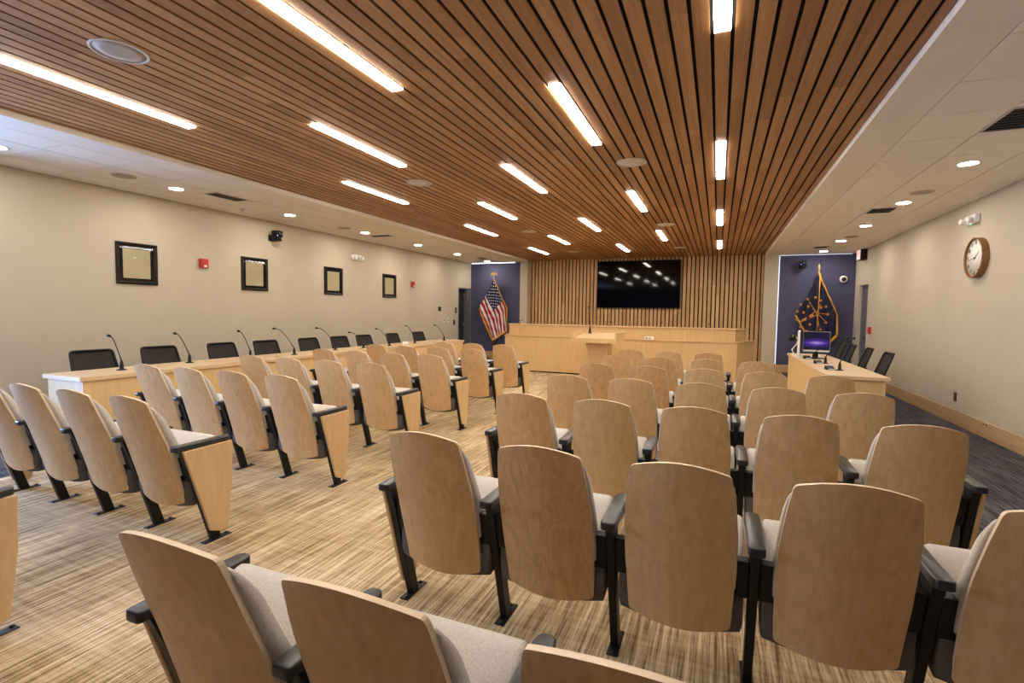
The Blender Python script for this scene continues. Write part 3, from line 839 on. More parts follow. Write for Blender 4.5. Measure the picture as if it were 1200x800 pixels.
# ------------------------------------------------------------------ office chairs behind the desks
def rrect(w_top, w_bot, z0, z1, r, n=5):
    pts = []
    for (cx, cz, a0, sx) in ((1, 1, 0, w_top), (-1, 1, 90, w_top), (-1, -1, 180, w_bot), (1, -1, 270, w_bot)):
        for i in range(n + 1):
            a = math.radians(a0 + 90 * i / n)
            zc = z1 - r if cz > 0 else z0 + r
            pts.append((cx * (sx - r) + r * math.cos(a), zc + r * math.sin(a)))
    return pts
def office_meshes():
    d = {}
    yb = lambda z: -0.20 - (z - 0.48) * 0.32          # leaning back, chair faces +y locally
    loop = rrect(0.205, 0.232, 0.50, 0.925, 0.035)
    pts = [(x, yb(z) + 0.05 * (x / 0.23) ** 2, z) for x, z in loop]
    d['frame'] = MB().tube(pts + [pts[0], pts[1]], 0.014, n=8, cap=False).mesh('back_frame', 'black')
    def g(u, v):
        z = 0.505 + 0.415 * v; x = (2 * u - 1) * (0.228 - 0.026 * v)
        return (x, yb(z) + 0.05 * (x / 0.23) ** 2, z)
    mb = MB(); mb.grid(g, 8, 8); mb.grid(lambda u, v: (g(u, v)[0], g(u, v)[1] - 0.004, g(u, v)[2]), 8, 8)
    d['mesh'] = mb.mesh('back_mesh', 'mesh', normals=False)
    d['seat'] = MB().box(-0.235, 0.235, -0.20, 0.26, 0.42, 0.49, bev=0.03, seg=3).mesh('seat', 'mesh')
    d['spine'] = MB().tube([(0, -0.10, 0.41), (0, -0.20, 0.42), (0, -0.235, 0.50), (0, -0.26, 0.62)], 0.022, n=8).mesh('back_support', 'black')
    d['col'] = MB().lathe([(0.030, 0.10), (0.030, 0.28), (0.018, 0.28), (0.018, 0.41), (0.09, 0.41), (0.09, 0.42)], n=14).mesh('gas_column', 'black')
    mb = MB()
    for k in range(5):
        a = 2 * PI * k / 5 + 0.3
        mb.tube([(0.02 * math.cos(a), 0.02 * math.sin(a), 0.10), (0.30 * math.cos(a), 0.30 * math.sin(a), 0.075)], [0.026, 0.016], n=6)
    d['base'] = mb.mesh('star_base', 'black')
    d['caster'] = MB().lathe([(0.027, -0.018), (0.027, 0.018)], axis=0, n=12).mesh('caster', 'black')
    return d
OM = office_meshes()
def office_chair(x, y, rz, label, group):
    t = thing('office_chair', label, 'chair', (x, y, 0), rz, group)
    fr = ob('back_frame', OM['frame'], t); ob('back_mesh', OM['mesh'], t); ob('seat', OM['seat'], t); ob('back_support', OM['spine'], t)
    ob('gas_column', OM['col'], t); b = ob('star_base', OM['base'], t)
    for k in range(5):
        a = 2 * PI * k / 5 + 0.3
        c = ob('caster', OM['caster'], b, (0.30 * math.cos(a), 0.30 * math.sin(a), 0.0275)); c.rotation_euler = (0, 0, a)
    return t
for i, y in enumerate([3.39, 4.11, 4.97, 5.70, 6.58, 7.33, 8.01, 8.96, 9.95]):
    where = 'nearest the camera' if i == 0 else ('farthest one by the doorway' if i == 8 else ordn[i] + ' from the near end')
    office_chair(-6.13, y, -PI / 2 + random.uniform(-0.04, 0.04), 'black mesh office chair behind the long left desk, %s' % where, 'office chairs behind the left desk')

# ------------------------------------------------------------------ right desk
t = thing('council_desk', 'shorter maple desk at right in front of the navy wall', 'desk')
RX0, RX1, RY0, RY1 = 1.165, 1.76, 6.62, 10.22
ob('desktop', boxm('desktop', 'desktop', RX0, RX1, RY0, RY1, DZ - 0.042, DZ, bev=0.003), t)
for i in range(2):
    a = RY0 + 0.03 + i * (RY1 - RY0 - 0.06) / 2; b = a + (RY1 - RY0 - 0.06) / 2
    ob('front_panel', boxm('front_panel', 'desk', RX0 + 0.022, RX0 + 0.045, a + 0.001, b - 0.001, 0.0, DZ - 0.043), t)
for y in (RY0 + 0.03, RY1 - 0.055):
    ob('end_panel', boxm('end_panel', 'desk', RX0 + 0.046, RX1 - 0.03, y, y + 0.025, 0.0, DZ - 0.043), t)
for i, (x, y) in enumerate([(1.91, 8.44), (1.93, 9.50), (1.92, 10.50), (1.89, 11.12)]):
    where = ['nearest the clock', 'second from the clock', 'third from the clock', 'farthest one beside the flag'][i]
    office_chair(x, y, PI / 2 + random.uniform(-0.05, 0.05), 'black mesh office chair behind the right desk, %s' % where, 'office chairs behind the right desk')
for i, (x, y, tip) in enumerate([(1.40, 7.23, (1.56, 7.40, 1.15)), (1.41, 8.18, (1.60, 7.90, 1.14)), (1.385, 8.98, (1.70, 8.75, 1.08))]):
    mic(x, y, DZ, tip, 'black gooseneck microphone on the right desk, %s' % ['nearest the camera', 'middle of the three', 'closest to the monitor'][i], 'microphones on the right desk')
for i, (x, y) in enumerate([(1.305, 7.27), (1.315, 8.12), (1.30, 8.95)]):
    t = thing('control_box', 'small black push-button box with white label on the right desk, %s' % ['nearest the camera', 'middle one', 'beside the monitor'][i], 'control box', (x, y, DZ + 0.001), 0.35, 'button boxes on the right desk')
    ob('case', MB().prism([(-0.035, 0.0), (0.035, 0.0), (0.035, 0.05), (-0.02, 0.025)], -0.05, 0.05, 0, bev=0.003).mesh('case', 'black'), t)
    c = ob('label_plate', boxm('label_plate', 'white', -0.04, 0.04, -0.0405, -0.0375, 0.006, 0.018), t)
t = thing('name_card', 'white folded card beside the nearest microphone on the right desk', 'card', (1.335, 7.42, DZ), 1.2)
ob('card', MB().prism([(-0.03, 0.0), (0.03, 0.0), (0.004, 0.085), (-0.004, 0.085)], -0.05, 0.05, 0).mesh('card', 'white'), t)
# monitor
t = thing('computer_monitor', 'flat monitor showing a purple glowing picture on the right desk', 'monitor', (1.44, 9.12, DZ), -0.08)
bz = ob('bezel', boxm('bezel', 'steel', -0.185, 0.185, 0.0, 0.022, 0.105, 0.425, bev=0.003), t)
ob('screen', boxm('screen', 'monitor', -0.176, 0.176, -0.001, 0.001, -0.135, 0.145), t, (0, -0.0015, 0.27), label='screen with a purple light streak')
ob('chin', boxm('chin', 'white', -0.185, 0.185, -0.004, -0.0005, 0.105, 0.128), t, label='pale strip below the screen')
ob('stand', MB().box(-0.03, 0.03, 0.01, 0.04, 0.01, 0.16).box(-0.11, 0.11, -0.09, 0.09, 0.0, 0.012, bev=0.004).mesh('stand', 'black'), t)
t = thing('computer_monitor', 'white-cased monitor standing edge-on left of the purple screen', 'monitor', (1.23, 9.22, DZ), 1.42)
ob('case', boxm('case', 'white', -0.19, 0.19, 0.0, 0.035, 0.03, 0.43, bev=0.006), t)
ob('screen', boxm('screen', 'screen', -0.18, 0.18, -0.003, -0.0005, 0.05, 0.42), t)
ob('stand', MB().box(-0.04, 0.04, 0.01, 0.03, 0.008, 0.06).box(-0.08, 0.08, -0.05, 0.07, 0.0, 0.010, bev=0.003).mesh('stand', 'white'), t)
t = thing('document_camera', 'black camera head on a white jointed arm at the far corner of the right desk', 'camera', (1.215, 9.72, DZ))
ob('arm', MB().lathe([(0.05, 0.0), (0.05, 0.008), (0.01, 0.012)], n=16).tube([(0, 0, 0.01), (-0.04, 0, 0.09), (0.03, 0, 0.19), (0.05, 0, 0.27), (-0.01, 0, 0.33)], 0.009, n=8).mesh('jointed_arm', 'white'), t)
ob('head', MB().lathe([(0.02, -0.07), (0.055, -0.055), (0.062, 0.0), (0.055, 0.055), (0.025, 0.07)], c=(-0.045, 0, 0.29), axis=1, n=16).mesh('camera_head', 'black'), t)
ob('tag', boxm('tag', 'yellow', -0.050, -0.035, -0.074, -0.068, 0.315, 0.335), t)

# ------------------------------------------------------------------ dais bench under the TV
t = thing('dais_bench', 'wide two-tier maple dais bench below the TV wall', 'dais')
def tp(x0f, x1f, y0, y1, fl=0.36):
    return [(x0f, y0), (x1f, y0), (x1f + (y1 - y0) * fl, y1), (x0f - (y1 - y0) * fl, y1)]
ob('plinth', MB().prism(tp(-4.74, 0.33, 11.33, 12.3), 0.0, 0.03, 2).mesh('plinth', 'void'), t)
LB0, LB1 = -4.79, 0.375
nb = 4
for i in range(nb):
    a = LB0 + (LB1 - LB0) * i / nb; b = LB0 + (LB1 - LB0) * (i + 1) / nb
    ob('front_panel', boxm('front_panel', 'desk', a + 0.0008, b - 0.0008, 11.27, 11.295, 0.03, 0.835), t)
ob('lower_body', MB().prism(tp(LB0, LB1, 11.2955, 12.35), 0.03, 0.835, 2).mesh('lower_body', 'desk'), t)
ob('ledge', MB().prism(tp(LB0 - 0.015, LB1 + 0.015, 11.255, 12.36), 0.836, 0.862, 2, bev=0.003).mesh('ledge', 'desk_edge'), t)
ob('upper_panel', MB().prism(tp(-4.715, 0.335, 11.35, 11.95), 0.8625, 1.105, 2).mesh('upper_panel', 'desk'), t)
ob('top_cap', MB().prism(tp(-4.735, 0.355, 11.33, 12.02), 1.1055, 1.132, 2, bev=0.003).mesh('top_cap', 'desk_edge'), t)
t = thing('socket_box', 'small silver connection box with dark sockets on the dais ledge', 'control box', (-1.385, 11.288, 0.8625))
ob('case', boxm('case', 'white', -0.10, 0.10, -0.018, 0.055, 0.0, 0.062, bev=0.004), t)
for x in (-0.05, 0.02): ob('socket', MB().lathe([(0.016, -0.024), (0.016, -0.0195)], c=(x, 0, 0.032), axis=1, n=12).mesh('socket', 'black'), t)
for x in (-4.6, -3.55, -2.35, -1.2, -0.2):
    mic(x, 11.75, 1.132, (x + 0.01, 11.86, 1.225), 'tiny dark microphone tip above the dais, %s' % ('leftmost' if x < -4 else ('second from the left' if x < -3 else ('middle one' if x < -2 else ('second from the right' if x < -1 else 'rightmost')))), 'microphones on the dais',
        base=MB().lathe([(0.02, 0.0), (0.018, 0.012), (0.008, 0.016)], n=12).mesh('mic_base_low', 'black'), name='dais_microphone')

# ------------------------------------------------------------------ lectern
t = thing('lectern', 'maple lectern with a raised open tray standing before the dais', 'lectern', (-2.21, 9.60, 0))
ob('column', MB().box(-0.20, 0.235, 0.18, 0.58, 0.02, 0.86).mesh('column', 'desk'), t)
ob('inset_panel', boxm('inset_panel', 'desk_edge', -0.16, 0.19, 0.170, 0.1795, 0.04, 0.84), t)
ob('foot', boxm('foot', 'desk', -0.26, 0.29, 0.12, 0.64, 0.0, 0.02), t)
def slab(y0, y1, zt0, zt1, zb0, zb1, x0, x1):
    return MB().prism([(y0, zb0), (y1, zb1), (y1, zt1), (y0, zt0)], x0, x1, 0, bev=0.002)
ob('tray', slab(0.0, 0.74, 0.925, 1.020, 0.855, 0.862, -0.40, 0.40).mesh('tray', 'desktop'), t)
ob('front_lip', boxm('front_lip', 'desk', -0.40, 0.40, -0.022, -0.0005, 0.845, 0.932), t)
for sx in (-1, 1):
    x0, x1 = (-0.445, -0.401) if sx < 0 else (0.401, 0.445)
    ob('side_panel', slab(-0.022, 0.78, 1.045, 1.062, 0.845, 0.86, x0, x1).mesh('side_panel', 'desk'), t)
ob('back_rail', boxm('back_rail', 'desk', -0.40, 0.40, 0.742, 0.78, 0.86, 1.060), t)
mic(-2.43, 10.16, 1.012, (-2.44, 10.10, 1.53), 'tall thin gooseneck microphone on the lectern tray', None, base=MB().lathe([(0.045, -0.004), (0.04, 0.01), (0.026, 0.014), (0.024, 0.10), (0.012, 0.14)], n=16).mesh('mic_base', 'black'), kink=0.5)

# ------------------------------------------------------------------ TV
t = thing('television', 'large black wall-mounted TV reflecting the ceiling lights', 'television', (-2.13, YS - 0.07, 1.575))
ob('cabinet', boxm('cabinet', 'tvframe', -1.15, 1.15, 0.0, 0.065, 0.0, 1.335, bev=0.006), t)
ob('screen', boxm('screen', 'screen', -1.135, 1.135, -0.004, -0.0005, 0.018, 1.322), t)

# ------------------------------------------------------------------ framed documents and wall fittings on the left
def wall_left_thing(name, label, cat, y, z, group=None):
    return thing(name, label, cat, (XL, y, z), 0, group)
for i, y in enumerate([4.40, 6.26, 8.14, 10.02]):
    where = ['nearest the camera, glare on its glass', 'second from the camera, under the black camera', 'third from the camera', 'farthest toward the doorway'][i]
    t = wall_left_thing('framed_document', 'dark framed document on the left wall, %s' % where, 'picture', y, 1.995, 'framed documents')
    W, Hh, b = 0.26, 0.275, 0.045
    v = []; f = []
    prof = [(0.0, 0.0), (0.0, 0.022), (0.018, 0.030), (0.032, 0.022), (b, 0.014), (b, 0.0)]
    for (d, h) in prof:
        v += [(h, -W + d, -Hh + d), (h, W - d, -Hh + d), (h, W - d, Hh - d), (h, -W + d, Hh - d)]
    for k in range(len(prof) - 1):
        for q in range(4):
            q2 = (q + 1) % 4
            f.append((k * 4 + q, k * 4 + q2, (k + 1) * 4 + q2, (k + 1) * 4 + q))
    ob('frame', MB().add(v, f).mesh('frame', 'frameblk'), t)
    ob('mat_board', boxm('mat_board', 'matboard', 0.0, 0.006, -W + b - 0.002, W - b + 0.002, -Hh + b - 0.002, Hh - b + 0.002), t)
    ob('document', boxm('document', 'paper', 0.0062, 0.0075, -0.175, 0.170, -0.195, 0.190), t, label='cream paper covered with fine lines of writing')
    ob('glass', MB().add([(0.011, -W + b, -Hh + b), (0.011, W - b, -Hh + b), (0.011, W - b, Hh - b), (0.011, -W + b, Hh - b)], [(0, 1, 2, 3)]).mesh('glass', 'glass', normals=False), t)
def fire_alarm(x, y, z, sg, label):
    t = thing('fire_alarm', label, 'fire alarm', (x, y, z), 0, 'red fire alarm devices')
    a, b = sorted((0, sg * 0.045))
    ob('body', boxm('body', 'red', a, b, -0.065, 0.065, -0.07, 0.07, bev=0.008, seg=2), t)
    a, b = sorted((sg * 0.0455, sg * 0.058))
    ob('strobe', MB().box(a, b, -0.018, 0.030, -0.058, -0.025, bev=0.004).mesh('strobe', 'white'), t)
    a, b = sorted((sg * 0.0455, sg * 0.050))
    ob('sounder', boxm('sounder', 'red', a, b, -0.04, 0.04, -0.01, 0.055, bev=0.002), t)
fire_alarm(XL, 5.34, 2.09, 1, 'red fire alarm strobe between the two nearest framed documents')
fire_alarm(XL, 10.99, 2.09, 1, 'red fire alarm strobe beyond the farthest framed document')
t = thing('fire_alarm', 'red fire alarm pull box on the right wall beside the door', 'fire alarm', (XR, 12.79, 1.14), 0, 'red fire alarm devices')
ob('body', boxm('body', 'red', -0.04, 0, -0.055, 0.055, -0.07, 0.07, bev=0.006), t)
ob('pull_bar', boxm('pull_bar', 'red', -0.055, -0.0405, -0.035, 0.035, -0.02, 0.005, bev=0.002), t)

def ptz(loc, rz, label):
    t = thing('video_camera', label, 'camera', loc, rz, 'conference cameras')     # local +y points out of the wall
    ob('bracket', MB().box(-0.07, 0.07, 0.0, 0.012, -0.075, 0.03, bev=0.003).box(-0.05, 0.05, 0.012, 0.20, -0.075, -0.06, bev=0.003).mesh('bracket', 'black'), t)
    ob('base', MB().lathe([(0.065, -0.0595), (0.065, -0.015), (0.05, -0.010)], c=(0, 0.135, 0), n=20).mesh('base', 'black'), t)
    h = ob('head', MB().box(-0.075, 0.075, 0.075, 0.20, -0.0095, 0.10, bev=0.018, seg=3).mesh('head', 'black'), t)
    ob('lens', MB().lathe([(0.034, 0.2), (0.034, 0.222), (0.024, 0.224)], c=(0, 0, 0.048), axis=1, n=18).mesh('lens', 'lensglass'), h)
    ob('indicator', MB().box(0.045, 0.058, 0.2005, 0.204, 0.004, 0.016).mesh('indicator', 'bluedot'), h)
ptz((XL, 6.62, 2.67), -PI / 2 + 0.0, 'black conference camera on a bracket above the second framed document')
ptz((1.87, YB, 2.67), PI, 'black conference camera on the navy wall left of the right flag')

def emergency(loc, sg, label):
    t = thing('emergency_light', label, 'emergency light', loc, 0, 'emergency lights')
    a, b = sorted((0, sg * 0.065))
    ob('housing', MB().box(a, b, -0.15, 0.15, -0.055, 0.055, bev=0.012, seg=2).mesh('housing', 'white'), t)
    for y in (-0.105, 0.105):
        c = (sg * 0.10, y, -0.012)
        h = ob('lamp_head', MB().lathe([(0.02, -0.034), (0.036, -0.016), (0.040, 0.020), (0.034, 0.024)] if sg > 0 else [(0.034, -0.024), (0.040, -0.020), (0.036, 0.016), (0.02, 0.034)], c=c, axis=0, n=18).mesh('lamp_head', 'white'), t)
    a, b = sorted((sg * 0.0655, sg * 0.068))
    ob('grille', MB().box(a, b, -0.045, 0.045, -0.035, -0.025).box(a, b, -0.045, 0.045, -0.012, -0.002).box(a, b, -0.045, 0.045, 0.012, 0.022).mesh('grille', 'tbar'), t)
    ob('indicator', boxm('indicator', 'green', *sorted((sg * 0.04, sg * 0.05)), -0.01, 0.01, -0.060, -0.0555), t)
emergency((XL, 8.82, 2.54), 1, 'white twin-head emergency light high on the left wall above the third document')
emergency((XR, 8.28, 2.685), -1, 'white twin-head emergency light on the right wall above the clock')

def plate(y, z, w, h, mat, label, name='wall_switch', cat='switch', knob='white'):
    t = wall_left_thing(name, label, cat, y, z, 'wall plates near the left doorway')
    ob('plate', boxm('plate', mat, 0, 0.012, -w / 2, w / 2, -h / 2, h / 2, bev=0.003), t)
    ob('button', boxm('button', knob, 0.0125, 0.018, -w / 5, w / 5, -h / 4, h / 4, bev=0.001), t)
plate(12.36, 1.48, 0.13, 0.12, 'black', 'square black control panel on the left wall above two white switches', 'wall_control', 'control panel', 'vent')
plate(12.58, 1.17, 0.075, 0.12, 'white', 'white wall switch on the left wall, left one of the pair', knob='tbar')
plate(12.82, 1.17, 0.075, 0.12, 'white', 'white wall switch on the left wall, right one of the pair', knob='tbar')
plate(13.31, 1.45, 0.08, 0.18, 'tbar', 'narrow brown plate beside the left doorway, upper one', knob='black')
plate(13.21, 1.09, 0.09, 0.15, 'black', 'narrow black plate beside the left doorway, lower one', knob='vent')
t = thing('wall_outlet', 'brown socket plate low on the right wall above the baseboard', 'outlet', (XR, 8.52, 0.365))
ob('plate', boxm('plate', 'tbar', -0.008, 0, -0.04, 0.04, -0.06, 0.06, bev=0.002), t)
for z in (-0.028, 0.028): ob('socket', boxm('socket', 'ink', -0.0115, -0.0085, -0.02, 0.02, z - 0.016, z + 0.016), t)
t = thing('wall_outlet', 'small flush socket set into the right baseboard near the frame edge', 'outlet', (XR - 0.018, 7.62, 0.165))
ob('plate', boxm('plate', 'base', -0.004, 0, -0.08, 0.08, -0.014, 0.014, bev=0.001), t)
for y in (-0.035, 0.035): ob('socket', boxm('socket', 'tbar', -0.006, -0.0042, y - 0.02, y + 0.02, -0.009, 0.009), t)

# ------------------------------------------------------------------ clock
t = thing('wall_clock', 'round wall clock with a deep wooden rim on the right wall', 'clock', (XR, 8.09, 2.18))
n = 48; R1, R0 = 0.252, 0.236
prof = [(R1, 0.0), (R1, -0.07), (R1 - 0.004, -0.074), (R0 + 0.004, -0.074), (R0, -0.07), (R0, -0.045)]
v = [(h, r * math.cos(2 * PI * k / n), r * math.sin(2 * PI * k / n)) for r, h in prof for k in range(n)]
f = [(j * n + k, j * n + (k + 1) % n, (j + 1) * n + (k + 1) % n, (j + 1) * n + k) for j in range(len(prof) - 1) for k in range(n)]
ob('rim', MB().add(v, f, 0, True).mesh('rim', 'rim'), t)
ob('face', MB().lathe([(R0 - 0.001, -0.046), (R0 - 0.001, -0.038)], axis=0, n=48).mesh('face', 'face'), t)
def text_mesh(s, size, mat, name):
    cu = bpy.data.curves.new(name, 'FONT'); cu.body = s; cu.size = size; cu.align_x = 'CENTER'; cu.align_y = 'CENTER'; cu.extrude = 0.0008; cu.offset = size * 0.03
    tmp = bpy.data.objects.new(name, cu)
    me = bpy.data.meshes.new_from_object(tmp)
    bpy.data.objects.remove(tmp); bpy.data.curves.remove(cu)
    me.materials.clear(); me.materials.append(MT[mat]); me.name = name
    return me
# seen from inside the room (looking toward +x): right of the viewer is -y
ROT = Matrix(((0, 0, -1), (-1, 0, 0), (0, 1, 0))).to_4x4()
for h in range(1, 13):
    a = math.radians(90 - 30 * h); rr = 0.195
    o = ob('numeral', text_mesh(str(h), 0.062, 'ink', 'numeral'), t)
    o.matrix_local = Matrix.Translation((-0.0475, -rr * math.cos(a), rr * math.sin(a))) @ ROT
def hand(ang_h, ln, wd, x):
    a = math.radians(90 - ang_h)
    d = Vector((0, -math.cos(a), math.sin(a))); p = Vector((0, -d.z, d.y))
    b, e = -d * 0.035, d * ln
    q = [b + p * wd, e + p * wd * 0.4, e - p * wd * 0.4, b - p * wd]
    vv = [(x, *w[1:]) for w in q] + [(x - 0.0015, *w[1:]) for w in q]
    return MB().add(vv, [(0, 1, 2, 3), (7, 6, 5, 4), (0, 4, 5, 1), (1, 5, 6, 2), (2, 6, 7, 3), (3, 7, 4, 0)]).mesh('hand', 'ink')
ob('hour_hand', hand(30 * 1.74, 0.115, 0.006, -0.050), t)
ob('minute_hand', hand(6 * 44.0, 0.175, 0.0045, -0.0525), t)
ob('hub', MB().lathe([(0.012, -0.057), (0.012, -0.047)], axis=0, n=16).mesh('hub', 'ink'), t)

# ------------------------------------------------------------------ exit sign, dome camera
t = thing('exit_sign', 'black exit sign box with red letters at the top of the right wall', 'exit sign', (XR, 13.52, 2.812))
ob('housing', boxm('housing', 'black', -0.13, 0, -0.16, 0.16, -0.115, 0.115, bev=0.004), t)
ob('face', boxm('face', 'exitface', -0.136, -0.1305, -0.152, 0.152, -0.105, 0.105), t, label='pale glowing face')
o = ob('letters', text_mesh('EXIT', 0.13, 'exitred', 'letters'), t); o.matrix_local = Matrix.Translation((-0.138, 0, 0)) @ ROT
t = thing('dome_camera', 'white round dome camera on the navy wall right of the right flag', 'camera', (2.75, YB, 2.32))
ob('housing', MB().lathe([(0.085, 0.0), (0.085, -0.03), (0.078, -0.055), (0.050, -0.062)], axis=1, n=28).mesh('housing', 'white'), t)
ob('dome', MB().lathe([(0.050, -0.0625), (0.046, -0.085), (0.030, -0.102), (0.008, -0.108)], axis=1, n=24).mesh('dome', 'lensglass'), t)

# ------------------------------------------------------------------ flags
def fold(x, z, ph): return 0.028 * math.sin(24 * x + 5 * z + ph) + 0.014 * math.sin(47 * x - 6 * z + ph * 2)
def pole_stand(t, dx, top_z, finial):
    ob('pole', MB().tube([(dx, 0.02, 0.06), (dx, 0.02, top_z)], 0.013, n=10).mesh('pole', 'oak'), t)
    ob('stand', MB().lathe([(0.15, 0.0), (0.15, 0.015), (0.10, 0.035), (0.05, 0.055), (0.03, 0.10), (0.022, 0.13)], c=(dx, 0.02, 0), n=24).mesh('stand', 'gold'), t)
    mb = MB()
    mb.lathe([(0.012, top_z), (0.026, top_z + 0.02), (0.012, top_z + 0.04), (0.02, top_z + 0.07), (0.01, top_z + 0.085)], c=(dx, 0.02, 0), n=12)
    if finial == 'eagle':
        mb.lathe([(0.010, top_z + 0.085), (0.030, top_z + 0.13), (0.024, top_z + 0.18), (0.014, top_z + 0.21), (0.017, top_z + 0.235), (0.004, top_z + 0.255)], c=(dx, 0.02, 0), n=12)
        for sg in (-1, 1):
            pts = [(dx + sg * 0.02, top_z + 0.17), (dx + sg * 0.06, top_z + 0.215), (dx + sg * 0.10, top_z + 0.185), (dx + sg * 0.115, top_z + 0.11), (dx + sg * 0.085, top_z + 0.14), (dx + sg * 0.05, top_z + 0.13)]
            mb.prism(pts, 0.012, 0.028, 1)
    else:
        mb.lathe([(0.010, top_z + 0.085), (0.028, top_z + 0.12), (0.022, top_z + 0.17), (0.003, top_z + 0.235)], c=(dx, 0.02, 0), n=12)
    ob('finial', mb.mesh('finial', 'gold'), t)
def ribbon(pts, wd, y, ph, name, mat='fringe'):
    pts = [Vector((p[0], 0, p[1])) for p in pts]
    out = []
    for p, q in zip(pts, pts[1:]):
        m = max(2, int((q - p).length / 0.03))
        for i in range(m): out.append(p + (q - p) * i / m)
    out.append(pts[-1])
    v = []
    for i, p in enumerate(out):
        d = (out[min(i + 1, len(out) - 1)] - out[max(i - 1, 0)]).normalized(); nn = Vector((-d.z, 0, d.x))
        for sg in (-1, 1):
            c = p + nn * sg * wd / 2
            for off in (0.0, 0.006): v.append((c.x, y + fold(c.x, c.z, ph) - 0.010 + off, c.z))
    f = []
    for i in range(len(out) - 1):
        a = i * 4
        f += [(a, a + 2, a + 6, a + 4), (a + 1, a + 5, a + 7, a + 3), (a, a + 4, a + 5, a + 1), (a + 2, a + 3, a + 7, a + 6)]
    return MB().add(v, f, 0, True).mesh(name, mat)

# flag with stars and stripes, left
FX = -6.35
t = thing('flag', 'red, white and blue striped flag with stars and gold fringe on a pole at left', 'flag', (FX, 14.0, 0))
pole_stand(t, 0.0, 2.40, 'eagle')
A, B, Cc, D0, D1 = Vector((0.0, 2.385)), Vector((-0.47, 1.53)), Vector((-0.02, 0.54)), Vector((0.45, 1.56)), Vector((0.48, 0.87))
A2 = Vector((0.02, 2.385))
def edge_top(u):   # along the fly, top edge: bends at D0
    return A2.lerp(D0, u / 0.55) if u < 0.55 else D0.lerp(D1, (u - 0.55) / 0.45)
def edge_bot(u): return B.lerp(Cc, u)
nu, nv = 36, 26
bm = bmesh.new(); uvl = bm.loops.layers.uv.new('UVMap')
gv = {}
for side in (0, 1):
    for j in range(nv + 1):
        for i in range(nu + 1):
            u, vv = i / nu, j / nv
            p = edge_top(u).lerp(edge_bot(u), vv)
            gv[side, i, j] = bm.verts.new((p.x, -0.03 + fold(p.x, p.y, 0.4) + side * 0.003, p.y))
for side in (0, 1):
    for j in range(nv):
        for i in range(nu):
            ids = [(i, j), (i + 1, j), (i + 1, j + 1), (i, j + 1)]
            if side: ids = ids[::-1]
            fc = bm.faces.new([gv[side, a, b] for a, b in ids]); fc.smooth = True
            for lp, (a, b) in zip(fc.loops, ids): lp[uvl].uv = (a / nu, b / nv)
me = bpy.data.meshes.new('flag_cloth'); bm.to_mesh(me); bm.free(); me.materials.append(MT['flag'])
ob('cloth', me, t)
ob('fringe', ribbon([A2, D0, D1], 0.028, -0.03, 0.4, 'fringe'), t)
ob('fringe', ribbon([D1, Cc], 0.055, -0.03, 0.4, 'fringe'), t)
ob('fringe', ribbon([Cc, B], 0.045, -0.03, 0.4, 'fringe'), t)

# navy flag with torch and stars, right
FX = 2.19
PH = 1.7
t = thing('flag', 'navy flag with a gold torch, stars and gold fringe on a pole at right', 'flag', (FX, 14.0, 0))
pole_stand(t, 0.0, 2.44, 'spear')
def outl(z):
    lft = [(0.72, 0.25), (1.03, -0.23), (1.44, -0.46), (1.9, -0.23), (2.43, -0.02)]
    rgt = [(0.72, 0.28), (0.98, 0.42), (1.46, 0.41), (1.9, 0.22), (2.43, 0.02)]
    return lerp_tab(lft, z), lerp_tab(rgt, z)
mb = MB()
for side in (0, 1):
    def g(u, vv):
        z = 0.72 + 1.71 * vv; l, r = outl(z); x = l + (r - l) * u
        return (x, -0.03 + fold(x, z, PH) + side * 0.003, z)
    mb.grid(g, 30, 40)
ob('cloth', mb.mesh('flag_cloth', 'navy', normals=False), t)
ob('fringe', ribbon([Vector((-0.46, 1.44)), Vector((-0.23, 1.03))], 0.038, -0.03, PH, 'fringe'), t)
ob('fringe', ribbon([Vector((0.0, 2.44)), Vector((0.22, 1.9)), Vector((0.41, 1.46))], 0.026, -0.03, PH, 'fringe'), t)
ob('fringe', ribbon([Vector((0.41, 1.46)), Vector((0.42, 1.0))], 0.034, -0.03, PH, 'fringe'), t)
ob('fringe', ribbon([Vector((0.42, 0.98)), Vector((0.26, 0.74))], 0.052, -0.03, PH, 'fringe'), t)
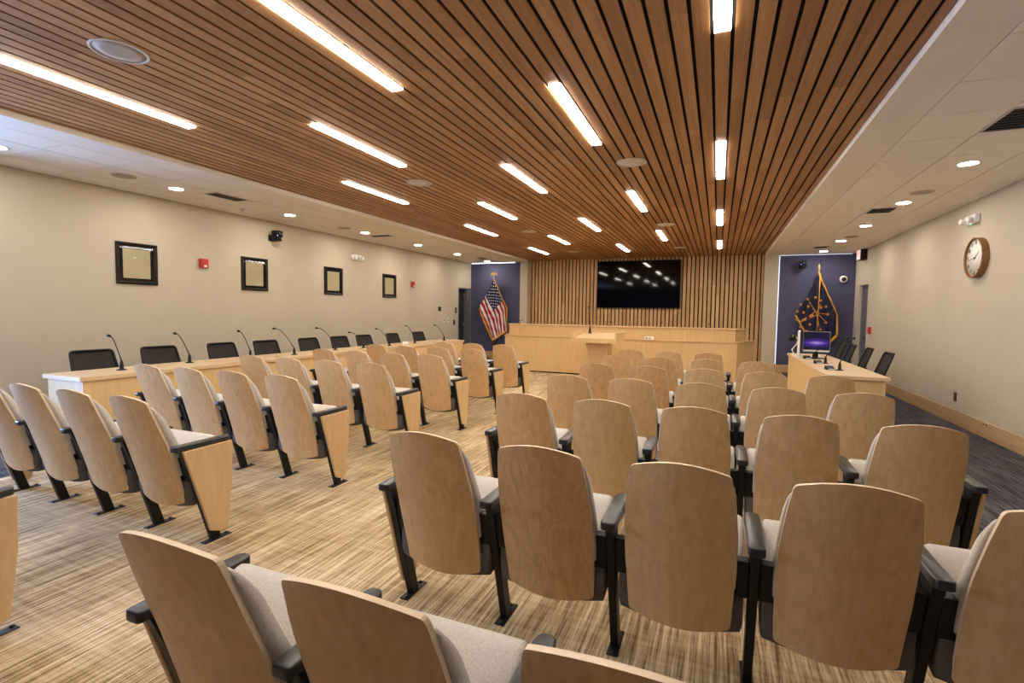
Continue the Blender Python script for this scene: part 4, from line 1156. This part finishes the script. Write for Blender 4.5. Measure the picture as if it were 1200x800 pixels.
ob('cord', MB().tube([(0.015, -0.075, 2.44), (0.015, -0.085, 1.8), (0.0, -0.085, 1.0)], 0.009, n=8).lathe([(0.02, 1.0), (0.028, 1.03), (0.01, 1.06)], c=(0, -0.085, 0), n=10).mesh('cord', 'fringe'), t)
def star_pts(cx, cz, r):
    return [(cx + (r if k % 2 == 0 else r * 0.42) * math.sin(PI * k / 5), cz + (r if k % 2 == 0 else r * 0.42) * math.cos(PI * k / 5)) for k in range(10)]
def on_cloth(pts, name):
    n = len(pts); c = (sum(p[0] for p in pts) / n, sum(p[1] for p in pts) / n)
    y = min(fold(p[0], p[1], PH) for p in list(pts) + [c]) - 0.03
    return MB().prism(pts, y - 0.004, y - 0.001, 1).mesh(name, 'flaggold')
px = lambda x, y: ((x - 960.3) / 44.2 + 0.0, 1.45 - (y - 368.5) / 41.5)
for (x, y) in [(950.5, 352.7), (957.8, 351), (962.5, 353.8), (944.6, 358), (951.6, 360), (968, 360), (941.3, 365), (947.7, 366), (970, 367.5), (941.3, 373), (945, 380.5), (968.5, 375.8), (953.7, 378), (951.4, 384.4), (963.7, 382.5), (963.5, 361)]:
    c = px(x, y)
    ob('star', on_cloth(star_pts(c[0], c[1], 0.042), 'star'), t)
def bar(p, q, w0, w1):
    p, q = Vector(px(*p)), Vector(px(*q)); d = (q - p).normalized(); nn = Vector((-d.y, d.x))
    m = max(1, int((q - p).length / 0.05)); out = []
    a = [p + (q - p) * i / m for i in range(m + 1)]
    left = [(tuple(x + nn * (w0 + (w1 - w0) * i / m))) for i, x in enumerate(a)]
    rgt = [(tuple(x - nn * (w0 + (w1 - w0) * i / m))) for i, x in enumerate(a)]
    v = []
    for l, r in zip(left, rgt):
        for s in (l, r): v.append((s[0], fold(s[0], s[1], PH) - 0.034, s[1]))
    return MB().add(v, [(2 * i, 2 * i + 1, 2 * i + 3, 2 * i + 2) for i in range(len(a) - 1)]).mesh('emblem_bar', 'flaggold', normals=False)
ob('torch', bar((943.5, 376.3), (959.0, 367), 0.018, 0.048), t)
for q in ((952.3, 355.3), (963.0, 357.5), (969.0, 367.4), (968.0, 374.5), (962.5, 380)):
    ob('ray', bar((959.8, 366.5), q, 0.012, 0.008), t)
